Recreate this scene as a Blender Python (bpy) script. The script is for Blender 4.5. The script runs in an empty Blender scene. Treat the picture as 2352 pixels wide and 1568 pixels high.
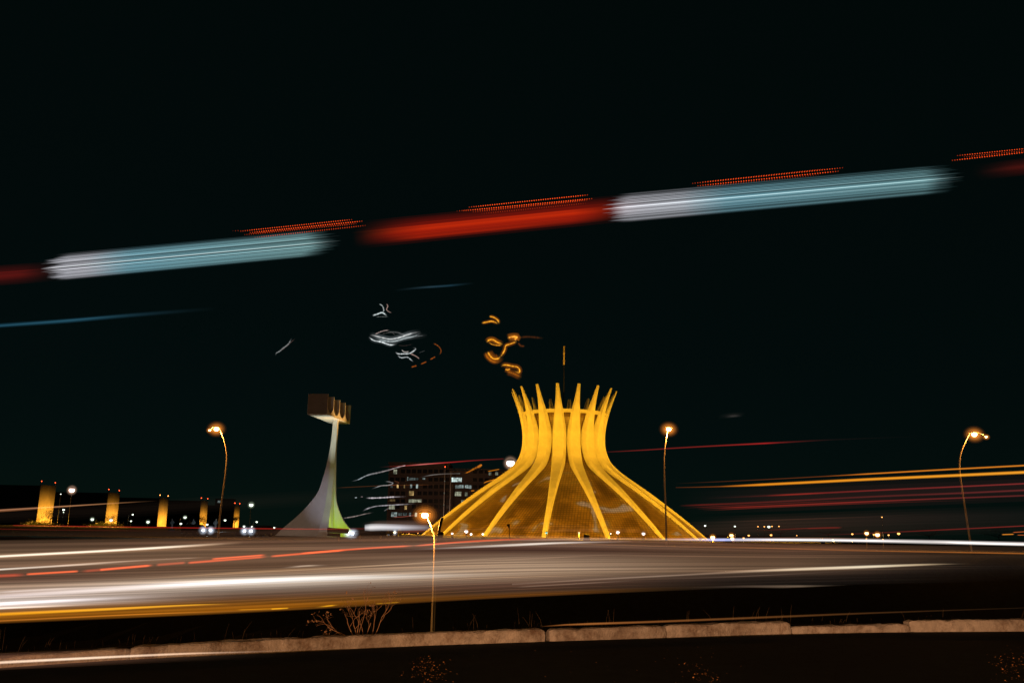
import bpy, bmesh, math, random
from math import radians, sin, cos, tan, pi, sqrt, atan2
from mathutils import Vector, Matrix, noise
random.seed(7)
SC = bpy.context.scene
COL = SC.collection

# ------------------------------------------------------------------ camera
F = 2025.0                       # focal length in units of a 2352-wide frame (31 mm)
CAM_Z = 1.2
cam_d = bpy.data.cameras.new('camera'); cam = bpy.data.objects.new('camera', cam_d); COL.objects.link(cam)
cam_d.sensor_width = 36.0; cam_d.lens = 36.0 * F / 2352.0
cam_d.clip_start = 0.1; cam_d.clip_end = 20000
PITCH = math.atan(436.0 / F); ROLL = radians(1.0)
RM = Matrix.Rotation(radians(90) + PITCH, 3, 'X') @ Matrix.Rotation(ROLL, 3, 'Z')
cam.matrix_world = Matrix.Translation((0, 0, CAM_Z)) @ RM.to_4x4()
SC.camera = cam

# ------------------------------------------------------------------ night sky
w = bpy.data.worlds.new("World"); SC.world = w; w.use_nodes = True
nt = w.node_tree; bg = nt.nodes['Background']
sky = nt.nodes.new('ShaderNodeTexSky'); sky.sky_type = 'NISHITA'; sky.sun_disc = False
sky.sun_elevation = radians(25); sky.sun_rotation = radians(160)
tint = nt.nodes.new('ShaderNodeMix'); tint.data_type = 'RGBA'; tint.blend_type = 'MULTIPLY'
tint.inputs[0].default_value = 1.0
nt.links.new(sky.outputs[0], tint.inputs[6]); tint.inputs[7].default_value = (0.50, 1.0, 0.60, 1); sky.dust_density = 0.0; sky.ozone_density = 5.0; sky.air_density = 0.7
even = nt.nodes.new('ShaderNodeMix'); even.data_type = 'RGBA'; even.inputs[0].default_value = 0.72; even.inputs[7].default_value = (0.75, 2.75, 2.45, 1)
nt.links.new(tint.outputs[2], even.inputs[6]); nt.links.new(even.outputs[2], bg.inputs[0]); bg.inputs[1].default_value = 0.00115
SC.view_settings.view_transform = 'Standard'; SC.view_settings.look = 'None'
SC.view_settings.exposure = 0; SC.view_settings.gamma = 1
SC.cycles.transparent_max_bounces = 64
SC.cycles.max_bounces = 4

# ------------------------------------------------------------------ helpers
def at(px, py, y):
    "real position seen at a pixel of a 2352x1568 frame, at distance y in front of the camera"
    v = RM @ Vector(((px - 1176) / F, (784 - py) / F, -1.0))
    v = v * (y / v.y)
    return Vector((v.x, v.y, v.z + CAM_Z))
def ground_px(px, py, z=0.0):
    v = RM @ Vector(((px - 1176) / F, (784 - py) / F, -1.0))
    v = v * ((z - CAM_Z) / v.z)
    return Vector((v.x, v.y, z))
def s2l(c):
    c = max(0.0, c) / 255.0
    return c / 12.92 if c <= 0.04045 else ((c + 0.055) / 1.055) ** 2.4
def lin(c): return (s2l(c[0]), s2l(c[1]), s2l(c[2]))
def lerp(a, b, t): return a + (b - a) * t
def interp(tab, t):
    if t <= tab[0][0]: return tab[0][1]
    for i in range(len(tab) - 1):
        a, b = tab[i], tab[i + 1]
        if t <= b[0]:
            k = (t - a[0]) / (b[0] - a[0])
            if isinstance(a[1], (tuple, list)): return tuple(lerp(p, q, k) for p, q in zip(a[1], b[1]))
            return lerp(a[1], b[1], k)
    return tab[-1][1]
def smooth_interp(tab, t):
    if t <= tab[0][0]: return tab[0][1]
    if t >= tab[-1][0]: return tab[-1][1]
    for i in range(len(tab) - 1):
        if t <= tab[i + 1][0]: break
    p = [tab[max(0, i - 1)], tab[i], tab[i + 1], tab[min(len(tab) - 1, i + 2)]]
    x0, x1 = p[1][0], p[2][0]; k = (t - x0) / (x1 - x0); h = x1 - x0
    m0 = (p[2][1] - p[0][1]) / (p[2][0] - p[0][0]) * h
    m1 = (p[3][1] - p[1][1]) / (p[3][0] - p[1][0]) * h
    k2, k3 = k * k, k * k * k
    return (2*k3 - 3*k2 + 1) * p[1][1] + (k3 - 2*k2 + k) * m0 + (-2*k3 + 3*k2) * p[2][1] + (k3 - k2) * m1

def tag(o, label=None, cat=None, group=None, kind=None):
    if label: o['label'] = label
    if cat: o['category'] = cat
    if group: o['group'] = group
    if kind: o['kind'] = kind
    return o
def empty(name, loc=(0, 0, 0), rz=0):
    o = bpy.data.objects.new(name, None); COL.objects.link(o); o.location = loc; o.rotation_euler = (0, 0, rz)
    o.empty_display_size = 0.2
    return o

class MB:
    def __init__(s): s.v = []; s.f = []; s.c = []
    def box(s, x0, x1, y0, y1, z0, z1, M=None):
        b = len(s.v)
        for z in (z0, z1):
            for x, y in ((x0, y0), (x1, y0), (x1, y1), (x0, y1)):
                p = Vector((x, y, z)); s.v.append(M @ p if M else p)
        s.f += [(b, b+3, b+2, b+1), (b+4, b+5, b+6, b+7), (b, b+1, b+5, b+4), (b+1, b+2, b+6, b+5), (b+2, b+3, b+7, b+6), (b+3, b, b+4, b+7)]
        return s
    def tube(s, pts, rad, n=8):
        pts = [Vector(p) for p in pts]; b = len(s.v)
        if not isinstance(rad, (list, tuple)): rad = [rad] * len(pts)
        ref = Vector((0, 1, 0))
        for i, p in enumerate(pts):
            t = (pts[min(i+1, len(pts)-1)] - pts[max(i-1, 0)]).normalized()
            if abs(t.dot(ref)) > 0.95: r2 = Vector((1, 0, 0))
            else: r2 = ref
            u = t.cross(r2).normalized(); vv = u.cross(t)
            for k in range(n):
                a = 2 * pi * k / n
                s.v.append(p + (u * cos(a) + vv * sin(a)) * rad[i])
        for i in range(len(pts) - 1):
            for k in range(n):
                a, c = b + i*n + k, b + i*n + (k+1) % n
                s.f.append((a, a + n, c + n, c))
        s.f.append(tuple(b + k for k in range(n))); e = b + (len(pts)-1)*n
        s.f.append(tuple(e + n - 1 - k for k in range(n)))
        return s
    def sphere(s, c, rx, ry=None, rz=None, n=10, m=7, zmin=-1, zmax=1):
        ry = ry or rx; rz = rz or rx; b = len(s.v); c = Vector(c)
        a0, a1 = math.asin(zmin), math.asin(zmax)
        for j in range(m + 1):
            a = lerp(a0, a1, j / m)
            for k in range(n):
                t = 2*pi*k/n
                s.v.append(c + Vector((rx*cos(a)*cos(t), ry*cos(a)*sin(t), rz*sin(a))))
        for j in range(m):
            for k in range(n):
                p, q = b + j*n + k, b + j*n + (k+1) % n
                s.f.append((p, q, q + n, p + n))
        s.f.append(tuple(b + n - 1 - k for k in range(n))); e = b + m*n
        s.f.append(tuple(e + k for k in range(n)))
        return s
    def prism(s, prof, y0, y1, axis='y', M=None):
        "closed outline prof [(a,b)] extruded; axis y: a=x,b=z ; axis z: a=x,b=y ; axis x: a=y,b=z"
        b = len(s.v); n = len(prof)
        for y in (y0, y1):
            for a, c in prof:
                p = {'y': Vector((a, y, c)), 'z': Vector((a, c, y)), 'x': Vector((y, a, c))}[axis]
                s.v.append(M @ p if M else p)
        s.f.append(tuple(range(b, b + n))); s.f.append(tuple(range(b + 2*n - 1, b + n - 1, -1)))
        for k in range(n):
            q = (k + 1) % n
            s.f.append((b + k, b + n + k, b + n + q, b + q))
        return s
    def build(s, name, mat, parent=None, smooth=False):
        me = bpy.data.meshes.new(name); me.from_pydata([tuple(v) for v in s.v], [], s.f)
        if s.c:
            at_ = me.color_attributes.new('glow', 'FLOAT_COLOR', 'POINT')
            buf = []
            for c in s.c: buf += [c[0], c[1], c[2], 1.0]
            at_.data.foreach_set('color', buf)
        else:
            bm = bmesh.new(); bm.from_mesh(me); bmesh.ops.recalc_face_normals(bm, faces=bm.faces); bm.to_mesh(me); bm.free()
        if smooth: me.polygons.foreach_set('use_smooth', [True] * len(me.polygons))
        me.materials.append(mat); me.update()
        o = bpy.data.objects.new(name, me); COL.objects.link(o)
        if parent: o.parent = parent
        return o

def children(o): return list(o.children)
def copy_tree(o, parent=None):
    c = o.copy(); COL.objects.link(c); c.parent = parent
    for ch in children(o): copy_tree(ch, c)
    return c

# ------------------------------------------------------------------ materials
def mat(name, col, rough=0.7, metal=0.0, nscale=None, namp=0.3, bump=0.0, bscale=None, spec=0.5):
    m = bpy.data.materials.new(name); m.use_nodes = True; t = m.node_tree; b = t.nodes['Principled BSDF']
    b.inputs['Base Color'].default_value = (*col, 1); b.inputs['Roughness'].default_value = rough
    b.inputs['Metallic'].default_value = metal; b.inputs['Specular IOR Level'].default_value = spec
    if nscale:
        tc = t.nodes.new('ShaderNodeTexCoord'); n = t.nodes.new('ShaderNodeTexNoise'); n.inputs['Scale'].default_value = nscale
        n.inputs['Detail'].default_value = 8; n.inputs['Roughness'].default_value = 0.65
        t.links.new(tc.outputs['Object'], n.inputs['Vector'])
        r = t.nodes.new('ShaderNodeValToRGB'); t.links.new(n.outputs[0], r.inputs[0])
        r.color_ramp.elements[0].position = 0.3; r.color_ramp.elements[1].position = 0.7
        r.color_ramp.elements[0].color = (*[c * (1 - namp) for c in col], 1)
        r.color_ramp.elements[1].color = (*[min(1, c * (1 + namp)) for c in col], 1)
        t.links.new(r.outputs[0], b.inputs['Base Color'])
        if bump:
            n2 = t.nodes.new('ShaderNodeTexNoise'); n2.inputs['Scale'].default_value = bscale or nscale * 4; n2.inputs['Detail'].default_value = 6
            t.links.new(tc.outputs['Object'], n2.inputs['Vector'])
            bp = t.nodes.new('ShaderNodeBump'); bp.inputs['Strength'].default_value = bump; bp.inputs['Distance'].default_value = 0.02
            t.links.new(n2.outputs[0], bp.inputs['Height']); t.links.new(bp.outputs[0], b.inputs['Normal'])
    return m
def emit(name, col, strength, sampling='NONE'):
    m = bpy.data.materials.new(name); m.use_nodes = True; t = m.node_tree; t.nodes.remove(t.nodes['Principled BSDF'])
    e = t.nodes.new('ShaderNodeEmission'); e.inputs[0].default_value = (*col, 1); e.inputs[1].default_value = strength
    t.links.new(e.outputs[0], t.nodes['Material Output'].inputs[0]); m.cycles.emission_sampling = sampling
    return m
def glow_shell(name, col, strength):
    "see-through shell with a painted glow of its own, for a halo"
    m = bpy.data.materials.new(name); m.use_nodes = True; t = m.node_tree; t.nodes.remove(t.nodes['Principled BSDF'])
    e = t.nodes.new('ShaderNodeEmission'); e.inputs[0].default_value = (*col, 1); e.inputs[1].default_value = strength
    tr = t.nodes.new('ShaderNodeBsdfTransparent'); a = t.nodes.new('ShaderNodeAddShader')
    t.links.new(e.outputs[0], a.inputs[0]); t.links.new(tr.outputs[0], a.inputs[1])
    t.links.new(a.outputs[0], t.nodes['Material Output'].inputs[0]); m.cycles.emission_sampling = 'NONE'
    return m
def trail_material():
    m = bpy.data.materials.new('light_trail'); m.use_nodes = True; t = m.node_tree; t.nodes.remove(t.nodes['Principled BSDF'])
    c = t.nodes.new('ShaderNodeVertexColor'); c.layer_name = 'glow'
    e = t.nodes.new('ShaderNodeEmission'); e.inputs[1].default_value = 1.0
    tr = t.nodes.new('ShaderNodeBsdfTransparent'); a = t.nodes.new('ShaderNodeAddShader')
    t.links.new(c.outputs[0], e.inputs[0]); t.links.new(e.outputs[0], a.inputs[0]); t.links.new(tr.outputs[0], a.inputs[1])
    t.links.new(a.outputs[0], t.nodes['Material Output'].inputs[0]); m.cycles.emission_sampling = 'NONE'
    return m

M_conc = mat('white_concrete', (0.72, 0.72, 0.70), 0.75, nscale=0.5, namp=0.13, bump=0.35, bscale=6)
M_tower = mat('tower_concrete', (0.62, 0.61, 0.59), 0.8, nscale=0.6, namp=0.10, bump=0.3, bscale=8)
M_bell_side = mat('dark_bell_panel', (0.15, 0.15, 0.15), 0.7, nscale=0.8, namp=0.2)
M_asph = mat('asphalt', (0.006, 0.014, 0.018), 0.9, nscale=5, namp=0.5, bump=0.6, bscale=90, spec=.15)
M_soil = mat('dark_grass', (0.006, 0.010, 0.008), 0.95, nscale=2.0, namp=0.6, bump=0.8, bscale=25, spec=.1)
M_plaza = mat('plaza', (0.09, 0.085, 0.08), 0.9, nscale=0.3, namp=0.3)
M_metal = mat('galvanised_metal', (0.35, 0.34, 0.33), 0.5, 0.6, nscale=6, namp=0.15)
M_pole = mat('painted_pole', (0.68, 0.62, 0.55), 0.45, 0.0, nscale=6, namp=0.12)
M_black = mat('black_metal', (0.03, 0.03, 0.03), 0.5, 0.5)
M_min = mat('ministry_concrete', (0.42, 0.40, 0.37), 0.85, nscale=0.15, namp=0.22)
M_mindark = mat('ministry_facade', (0.05, 0.055, 0.055), 0.6, nscale=0.2, namp=0.3)
M_office = mat('office_facade', (0.13, 0.10, 0.09), 0.8, nscale=0.1, namp=0.25)
M_darkglass = mat('dark_window', (0.02, 0.022, 0.025), 0.15)
M_bark = mat('bark', (0.07, 0.05, 0.035), 0.9, nscale=3, namp=0.4)
M_leaf = mat('leaves', (0.045, 0.06, 0.025), 0.7, nscale=0.5, namp=0.5)
M_twig = mat('dry_twig', (0.42, 0.24, 0.13), 0.8, nscale=30, namp=0.4)
M_stalk = mat('dry_grass', (0.16, 0.11, 0.05), 0.9, nscale=20, namp=0.4)
M_litter = mat('dead_leaf', (0.6, 0.28, 0.10), 0.7, nscale=40, namp=0.5)
M_bronze = mat('pale_bronze', (0.30, 0.34, 0.36), 0.6, nscale=3, namp=0.3)
M_tyre = mat('tyre', (0.02, 0.02, 0.02), 0.9)
M_sign = mat('sign_board', (0.035, 0.045, 0.04), 0.5, nscale=6, namp=0.2)
M_signline = mat('sign_strip', (0.14, 0.09, 0.06), 0.6)
M_trail = trail_material()

# ------------------------------------------------------------------ lamps that light the place
def spot(name, loc, target, energy, col, size=60, blend=0.6, radius=0.4):
    l = bpy.data.lights.new(name, 'SPOT'); l.energy = energy; l.color = col; l.spot_size = radians(size); l.spot_blend = blend
    l.shadow_soft_size = radius
    o = bpy.data.objects.new(name, l); COL.objects.link(o); o.location = loc
    d = Vector(target) - Vector(loc); o.rotation_euler = d.to_track_quat('-Z', 'Y').to_euler()
    return o
def point(name, loc, energy, col, radius=0.3):
    l = bpy.data.lights.new(name, 'POINT'); l.energy = energy; l.color = col; l.shadow_soft_size = radius
    o = bpy.data.objects.new(name, l); COL.objects.link(o); o.location = loc
    return o
# ================================================================== GROUND
def y_kerb(x): return 9.03 + 0.405 * x
PROF = [(-1, 0.0), (0.0, 0.10), (0.5, 0.08), (2.5, -0.5), (12, -3.2), (26, -3.5), (42, -8.5), (400, -8.5)]
BANK = [(0, -8.5), (66, -8.5), (72, -7.6), (84, -0.3), (88, 0.0), (1e5, 0.0)]
def gz(x, y):
    t = (y - y_kerb(x)) / 1.079
    if y < 0 and t > 0: pass
    return max(interp(PROF, t), interp(BANK, y)) if t > 0 else 0.0
def sheet(name, xs, ys, zf, m, kind='structure'):
    b = MB()
    for y in ys:
        for x in xs: b.v.append(Vector((x, y, zf(x, y))))
    n = len(xs)
    for j in range(len(ys) - 1):
        for i in range(n - 1):
            a = j*n + i; b.f.append((a, a+1, a+n+1, a+n))
    o = b.build(name, m); o['kind'] = kind; return o
def frange(a, b, s):
    r = []; 
    while a < b - 1e-6: r.append(a); a += s
    r.append(b); return r
# near carriageway and the grass verge behind its kerb are laid out along the kerb line
KD = Vector((1, 0.405, 0)).normalized(); KN = Vector((-KD.y, KD.x, 0)); K0 = Vector((0, 9.03, 0))
CRV = []
for q_ in ((-60, 1539), (0, 1533), (300, 1513), (588, 1497), (880, 1485), (1176, 1475), (1500, 1464), (1764, 1455), (2060, 1451), (2352, 1449), (2420, 1448)):
    g_ = ground_px(*q_) - K0; CRV.append((g_.dot(KD), g_.dot(KN)))
def kp(s, t, z=0): return K0 + KD * s + KN * (t + smooth_interp(CRV, s)) + Vector((0, 0, z))
def kerb_sheet(name, ss, ts, zf, m):
    b = MB()
    for t in ts:
        for s in ss: b.v.append(kp(s, t, zf(s, t)))
    n = len(ss)
    for j in range(len(ts) - 1):
        for i in range(n - 1):
            a = j*n + i; b.f.append((a, a+1, a+n+1, a+n))
    o = b.build(name, m); o['kind'] = 'structure'; return o
kerb_sheet('near_road', frange(-60, 120, 6), frange(-16, 0.04, 2), lambda s, t: 0.0, M_asph)
def vz(s, t):
    p = kp(s, t); y = p.y
    return max(interp(PROF, t), interp(BANK, y)) + (0.05 * noise.noise(p * 0.8) if t > 0.4 else 0)
kerb_sheet('grass_bank', frange(-110, 210, 3), [0.12, 0.3, 0.6, 1, 1.6, 2.5, 4, 6, 8, 10, 12], vz, M_soil)
kerb_sheet('sunken_road', frange(-110, 210, 10), [12, 16, 20, 26], vz, M_asph)
kerb_sheet('far_bank', frange(-130, 260, 4), [26, 30, 34, 38, 42, 46] + frange(48, 100, 2), lambda s, t: vz(s, t) if kp(s, t).y < 88.5 else -0.6, M_soil)
sheet('plaza_ground', frange(-600, 600, 100), [88, 120, 200, 400, 600], lambda x, y: -0.004, M_plaza)
sheet('ground', [-9000, -3000, -600, 600, 3000, 9000], [88, 600, 2000, 9000], lambda x, y: -0.02, M_soil)

# ================================================================== CATHEDRAL
CX = at(1293.5, 1230, 212).x; CY = 212.0
cath = empty('cathedral', (CX, CY, 0))
tag(cath, 'floodlit yellow hyperboloid cathedral of curved concrete ribs with glass between', 'cathedral')
RIB_R = [(0.0, 33.5), (4.5, 28.2), (8, 23.7), (10.9, 19.8), (13, 16.7), (15, 13.9), (16.5, 12.2), (18, 11.0), (20.4, 10.1), (23.1, 9.85), (25.5, 10.06), (29.4, 11.0), (34.6, 12.9)]
RIB_W = [(0, 1.2), (5.5, 1.35), (8.3, 1.6), (11.4, 2.15), (14.5, 2.75), (17.5, 3.2), (20.3, 3.30), (22, 3.36), (24, 3.28), (25.5, 2.9), (28.3, 2.25), (31, 1.4), (34.6, 0.75)]
RIB_D = [(0, 0.7), (6, 1.4), (12, 2.1), (18, 2.4), (24, 2.1), (29, 1.4), (34.6, 0.35)]
RIB_E = [(0, .3), (6, .6), (12, 1.1), (18, 1.3), (23, 1.35), (29, .7), (34.6, .12)]   # how far the side edges lie behind the outer face
def rib_mesh():
    b = MB(); N = 64
    for i in range(N + 1):
        z = 34.6 * i / N
        r = smooth_interp(RIB_R, z); wd = smooth_interp(RIB_W, z) / 2; dp = smooth_interp(RIB_D, z)
        dr = (smooth_interp(RIB_R, min(34.6, z + .2)) - smooth_interp(RIB_R, max(0, z - .2))) / (min(34.6, z + .2) - max(0, z - .2))
        nr = Vector((0, 1, -dr)).normalized()          # outward normal in (y=r, z)
        c = Vector((0, r, z)); inn = c - nr * dp
        if inn.z < -0.3: inn.z = -0.3
        e = smooth_interp(RIB_E, z); ce = c - nr * e
        for p in (c + Vector((-wd * .66, 0, 0)), c + Vector((wd * .66, 0, 0)), ce + Vector((wd, 0, 0)), inn + Vector((wd * .28, 0, 0)), inn + Vector((-wd * .28, 0, 0)), ce + Vector((-wd, 0, 0))):
            b.v.append(p)
    for i in range(N):
        for k in range(6):
            a, c = i*6 + k, i*6 + (k+1) % 6
            b.f.append((a, c, c + 6, a + 6))
    b.f.append(tuple(range(6))); b.f.append(tuple(range(N*6, N*6 + 6)))
    return b
rib0 = rib_mesh().build('rib', M_conc, cath)
bv = rib0.modifiers.new('Bevel', 'BEVEL'); bv.width = 0.16; bv.segments = 2; bv.limit_method = 'ANGLE'; bv.angle_limit = radians(30)
ROT = radians(1.2)
for k in range(16):
    a = ROT + radians(11.25 + 22.5 * k)
    o = rib0 if k == 0 else rib0.copy()
    if k: COL.objects.link(o); o.parent = cath
    o.rotation_euler = (0, 0, pi + a)          # angle 0 faces the camera
def glass_material():
    m = mat('stained_glass', (0.10, 0.075, 0.05), 0.35); t = m.node_tree; b = t.nodes['Principled BSDF']; L = t.links
    tc = t.nodes.new('ShaderNodeTexCoord')
    uv = t.nodes.new('ShaderNodeUVMap'); uv.uv_map = 'grid'
    br = t.nodes.new('ShaderNodeTexBrick'); br.offset = 0; br.squash = 1; br.inputs['Scale'].default_value = 1.0
    br.inputs['Brick Width'].default_value = 0.62; br.inputs['Row Height'].default_value = 0.62; br.inputs['Mortar Size'].default_value = 0.07
    br.inputs['Color1'].default_value = (1, 1, 1, 1); br.inputs['Color2'].default_value = (0.75, 0.75, 0.75, 1); br.inputs['Mortar'].default_value = (0.40, 0.40, 0.40, 1)
    L.new(uv.outputs[0], br.inputs['Vector'])
    n = t.nodes.new('ShaderNodeTexNoise'); n.inputs['Scale'].default_value = 0.11; n.inputs['Detail'].default_value = 3; n.inputs['Distortion'].default_value = 1.3
    L.new(tc.outputs['Object'], n.inputs['Vector'])
    r = t.nodes.new('ShaderNodeValToRGB'); L.new(n.outputs[0], r.inputs[0]); e = r.color_ramp
    e.elements[0].position = 0.30; e.elements[0].color = (0.075, 0.052, 0.04, 1)
    e.elements[1].position = 0.60; e.elements[1].color = (0.26, 0.175, 0.12, 1)
    q = e.elements.new(0.47); q.color = (0.13, 0.088, 0.06, 1)
    q = e.elements.new(0.69); q.color = (0.17, 0.17, 0.19, 1)
    mx = t.nodes.new('ShaderNodeMix'); mx.data_type = 'RGBA'; mx.blend_type = 'MULTIPLY'; mx.inputs[0].default_value = 1
    L.new(r.outputs[0], mx.inputs[6]); L.new(br.outputs['Color'], mx.inputs[7]); L.new(mx.outputs[2], b.inputs['Base Color'])
    # inner light painted as emission: dim orange on all panes, paler in patches
    r2 = t.nodes.new('ShaderNodeValToRGB'); L.new(n.outputs[0], r2.inputs[0])
    r2.color_ramp.elements[0].position = 0.655; r2.color_ramp.elements[0].color = (0.04, 0.011, 0.0003, 1)
    r2.color_ramp.elements[1].position = 0.69; r2.color_ramp.elements[1].color = (0.17, 0.11, 0.075, 1)
    m2 = t.nodes.new('ShaderNodeMix'); m2.data_type = 'RGBA'; m2.blend_type = 'MULTIPLY'; m2.inputs[0].default_value = 1
    L.new(r2.outputs[0], m2.inputs[6]); L.new(br.outputs['Color'], m2.inputs[7])
    L.new(m2.outputs[2], b.inputs['Emission Color']); b.inputs['Emission Strength'].default_value = 1.0
    m.cycles.emission_sampling = 'NONE'
    return m
M_glass = glass_material()
def glass_panel(a0, a1):
    me = bpy.data.meshes.new('glass_panel'); vs = []; fs = []; uvs = []
    NZ, NA = 26, 4
    for i in range(NZ + 1):
        z = 28.3 * i / NZ; r = smooth_interp(RIB_R, z) - smooth_interp(RIB_D, z) * 0.55
        for k in range(NA + 1):
            kk = k / NA; a = lerp(a0, a1, kk)
            rr = r * cos((a1 - a0) / 2) / cos(a - (a0 + a1) / 2) - 0.25 * sin(pi * kk)
            vs.append((sin(a) * rr, -cos(a) * rr, z)); uvs.append(((a - a0) * r, z * 1.4))
    for i in range(NZ):
        for k in range(NA):
            q = i * (NA + 1) + k; fs.append((q, q + 1, q + NA + 2, q + NA + 1))
    me.from_pydata(vs, [], fs); l = me.uv_layers.new(name='grid')
    for lp in me.loops: l.data[lp.index].uv = uvs[lp.vertex_index]
    me.materials.append(M_glass); me.polygons.foreach_set('use_smooth', [True] * len(fs))
    o = bpy.data.objects.new('glass_panel', me); COL.objects.link(o); o.parent = cath
    so = o.modifiers.new('s', 'SOLIDIFY'); so.thickness = 0.12
for k in range(16):
    glass_panel(ROT + radians(11.25 + 22.5 * k - 22.5), ROT + radians(11.25 + 22.5 * k))
def ring(b, r0, r1, z0, z1, n=64):
    i0 = len(b.v)
    for k in range(n):
        a = 2*pi*k/n
        for r, z in ((r0, z0), (r1, z0), (r1, z1), (r0, z1)): b.v.append(Vector((r*sin(a), r*cos(a), z)))
    for k in range(n):
        q = (k + 1) % n
        for j in range(4):
            j2 = (j + 1) % 4; b.f.append((i0 + k*4 + j, i0 + q*4 + j, i0 + q*4 + j2, i0 + k*4 + j2))
ringm = MB(); ring(ringm, 9.6, 10.5, 28.3, 29.05); ringm.build('crown_ring', M_conc, cath)
slab = MB(); ring(slab, 0.05, 9.55, 28.35, 28.75); slab.build('roof_slab', M_conc, cath)
kerbm = MB(); ring(kerbm, 34.8, 35.4, -0.05, 0.16); kerbm.build('pool_rim', M_plaza, cath)
cr = MB().tube([(0, 0, 28.7), (0, 0, 46)], [0.12, 0.08], 6); crs = cr.build('mast', M_black, cath)
cc = MB(); cc.box(-0.17, 0.17, -0.17, 0.17, 41.3, 45.9); cc.box(-0.15, 0.15, -0.9, -0.173, 44.0, 44.35); cc.box(-0.15, 0.15, 0.173, 0.9, 44.0, 44.35)
cc.build('cross', mat('gilt_cross', (0.75, 0.62, 0.35), 0.6), crs)

SOD = (1.0, 0.445, 0.016)
fx = empty('floodlight'); 
hb = MB().box(-.45, .45, -.3, .3, .35, .95, Matrix.Rotation(radians(-28), 4, 'X')); hb.build('housing', M_black, fx)
MB().box(-.55, .55, -.12, .12, 0, .3).build('bracket', M_black, fx)
M_sodlens = emit('sodium_lens', (1.0, 0.55, 0.12), 8)
MB().box(-.38, .38, .303, .33, .40, .90, Matrix.Rotation(radians(-28), 4, 'X')).build('lens', M_sodlens, fx)
NFL = 16
for k in range(NFL):
    a = radians(360.0 / NFL * k)
    R_ = 64
    p = Vector((CX + R_ * sin(a), CY - R_ * cos(a), 0))
    spot('cathedral_flood', p + Vector((0, 0, 1.4)), (CX + 12 * sin(a), CY - 12 * cos(a), 7), 66000, SOD, 70, 0.95, 0.8)
    vis = cos(a) > -0.3
    if not vis: continue
    o = fx if k == 0 else copy_tree(fx)
    o.location = p; o.rotation_euler = (0, 0, a)
    side = ['straight in front of', 'right front of', 'right of', 'far right of', 'farthest right of'][k] if k <= 4 else ['farthest left of', 'far left of', 'left of', 'left front of'][k - 12]
    tag(o, 'low black floodlight on the paving %s the yellow cathedral' % side, 'floodlight', 'floodlights ringing the cathedral')
spot('cross_flood', (CX + 2.0, CY - 5.5, 29), (CX, CY, 44), 1300, (1, .48, .08), 30, .5, .2)

# ================================================================== BELL TOWER
BT = at(756, 1228, 135); BT.z = 0
bt = empty('bell_tower', (BT.x, BT.y, 0))
tag(bt, 'white bell tower with flared curving foot and four bells in a tilted-looking box frame', 'bell tower')
LFT = [(0, 8.0), (1, 7.0), (3.2, 4.6), (4.8, 3.2), (6.5, 2.06), (8.9, 1.35), (11.3, .87), (13.5, .58), (16.0, .44), (17.45, .42)]
RGT = [(0, 4.9), (.6, 3.8), (1.9, 2.4), (3.5, 1.43), (5.2, .82), (7.3, .5), (9.7, .38), (13, .37), (17.45, .38)]
FRT = [(0, 6.5), (1.2, 5.0), (3, 3.6), (5, 2.4), (7, 1.7), (9, 1.2), (12, .8), (15, .55), (17.45, .5)]
THK = [(0, .75), (3, .5), (8, .36), (17.45, .34)]
sh = MB(); NS = 56
for i in range(NS + 1):
    z = 17.45 * (i / NS) ** 1.3
    l, r, f, t = smooth_interp(LFT, z), smooth_interp(RGT, z), smooth_interp(FRT, z), smooth_interp(THK, z)
    te = t * 0.55; v = min(t, r * .97)
    fx_ = 0.25 * (f / 6.5)      # the front fin leans slightly to the right
    prof = [(-l, te), (-l, -te), (-v, -v * .95), (fx_ - t, -f), (fx_ + t, -f), (v, -v * .95), (r, -te), (r, te), (v, v), (t * .8, f), (-t * .8, f), (-v, v)]
    for x, y in prof: sh.v.append(Vector((x, y, z)))
for i in range(NS):
    for k in range(12):
        a, c = i*12 + k, i*12 + (k+1) % 12
        sh.f.append((a, c, c + 12, a + 12))
sh.f.append(tuple(range(12))); sh.f.append(tuple(range(NS*12, NS*12 + 12)))
sh.build('flared_shaft', M_tower, bt)
# box frame: near end 3 m wide, four U shaped cells open to the right and left, running away from the camera
n0 = at(750.5, 962, 128.0); f0 = at(802.6, 993, 140.0)
zb = 17.45; ht = 3.0
def P(pt): return Vector((pt.x - BT.x, pt.y - BT.y, 0))
A = P(n0); B = P(f0); ax = (B - A); Lb = ax.length; ax.normalize(); nx = Vector((ax.y, -ax.x, 0))   # nx points right
MF = Matrix(((ax.x, -nx.x, 0, A.x), (ax.y, -nx.y, 0, A.y), (0, 0, 1, 0), (0, 0, 0, 1)))
# local: x along the row, y to the left (0..3), z up
# outline in (x,z) with U shaped notches open upward
prof = [(0, zb), (Lb, zb), (Lb, zb + ht)]
cell = Lb / 4; wt = 0.16
for k in (3, 2, 1, 0):
    x1 = cell * (k + 1) - wt / 2 if k < 3 else Lb - wt; x0 = cell * k + wt / 2 if k > 0 else wt
    cx_, rr = (x0 + x1) / 2, (x1 - x0) / 2
    prof.append((x1, zb + ht))
    for j in range(0, 13):
        a = -pi * j / 12
        prof.append((cx_ + rr * cos(a), zb + .38 + 1.15 + 1.15 * sin(a)))
    prof.append((x0, zb + ht))
prof.append((0, zb + ht))
bm_ = MB(); bm_.prism(prof, 0.0, 3.0, 'y', MF); bells = bm_.build('bell_frame', mat('bell_frame_concrete', (0.66, 0.64, 0.60), 0.8, nscale=1.2, namp=0.1), bt)
MB().box(-.03, -.004, .03, 2.97, zb + .03, zb + ht - .02, MF).build('end_panel', M_bell_side, bells)
M_bellm = mat('bell_bronze', (0.10, 0.07, 0.05), 0.45, 0.7)
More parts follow.
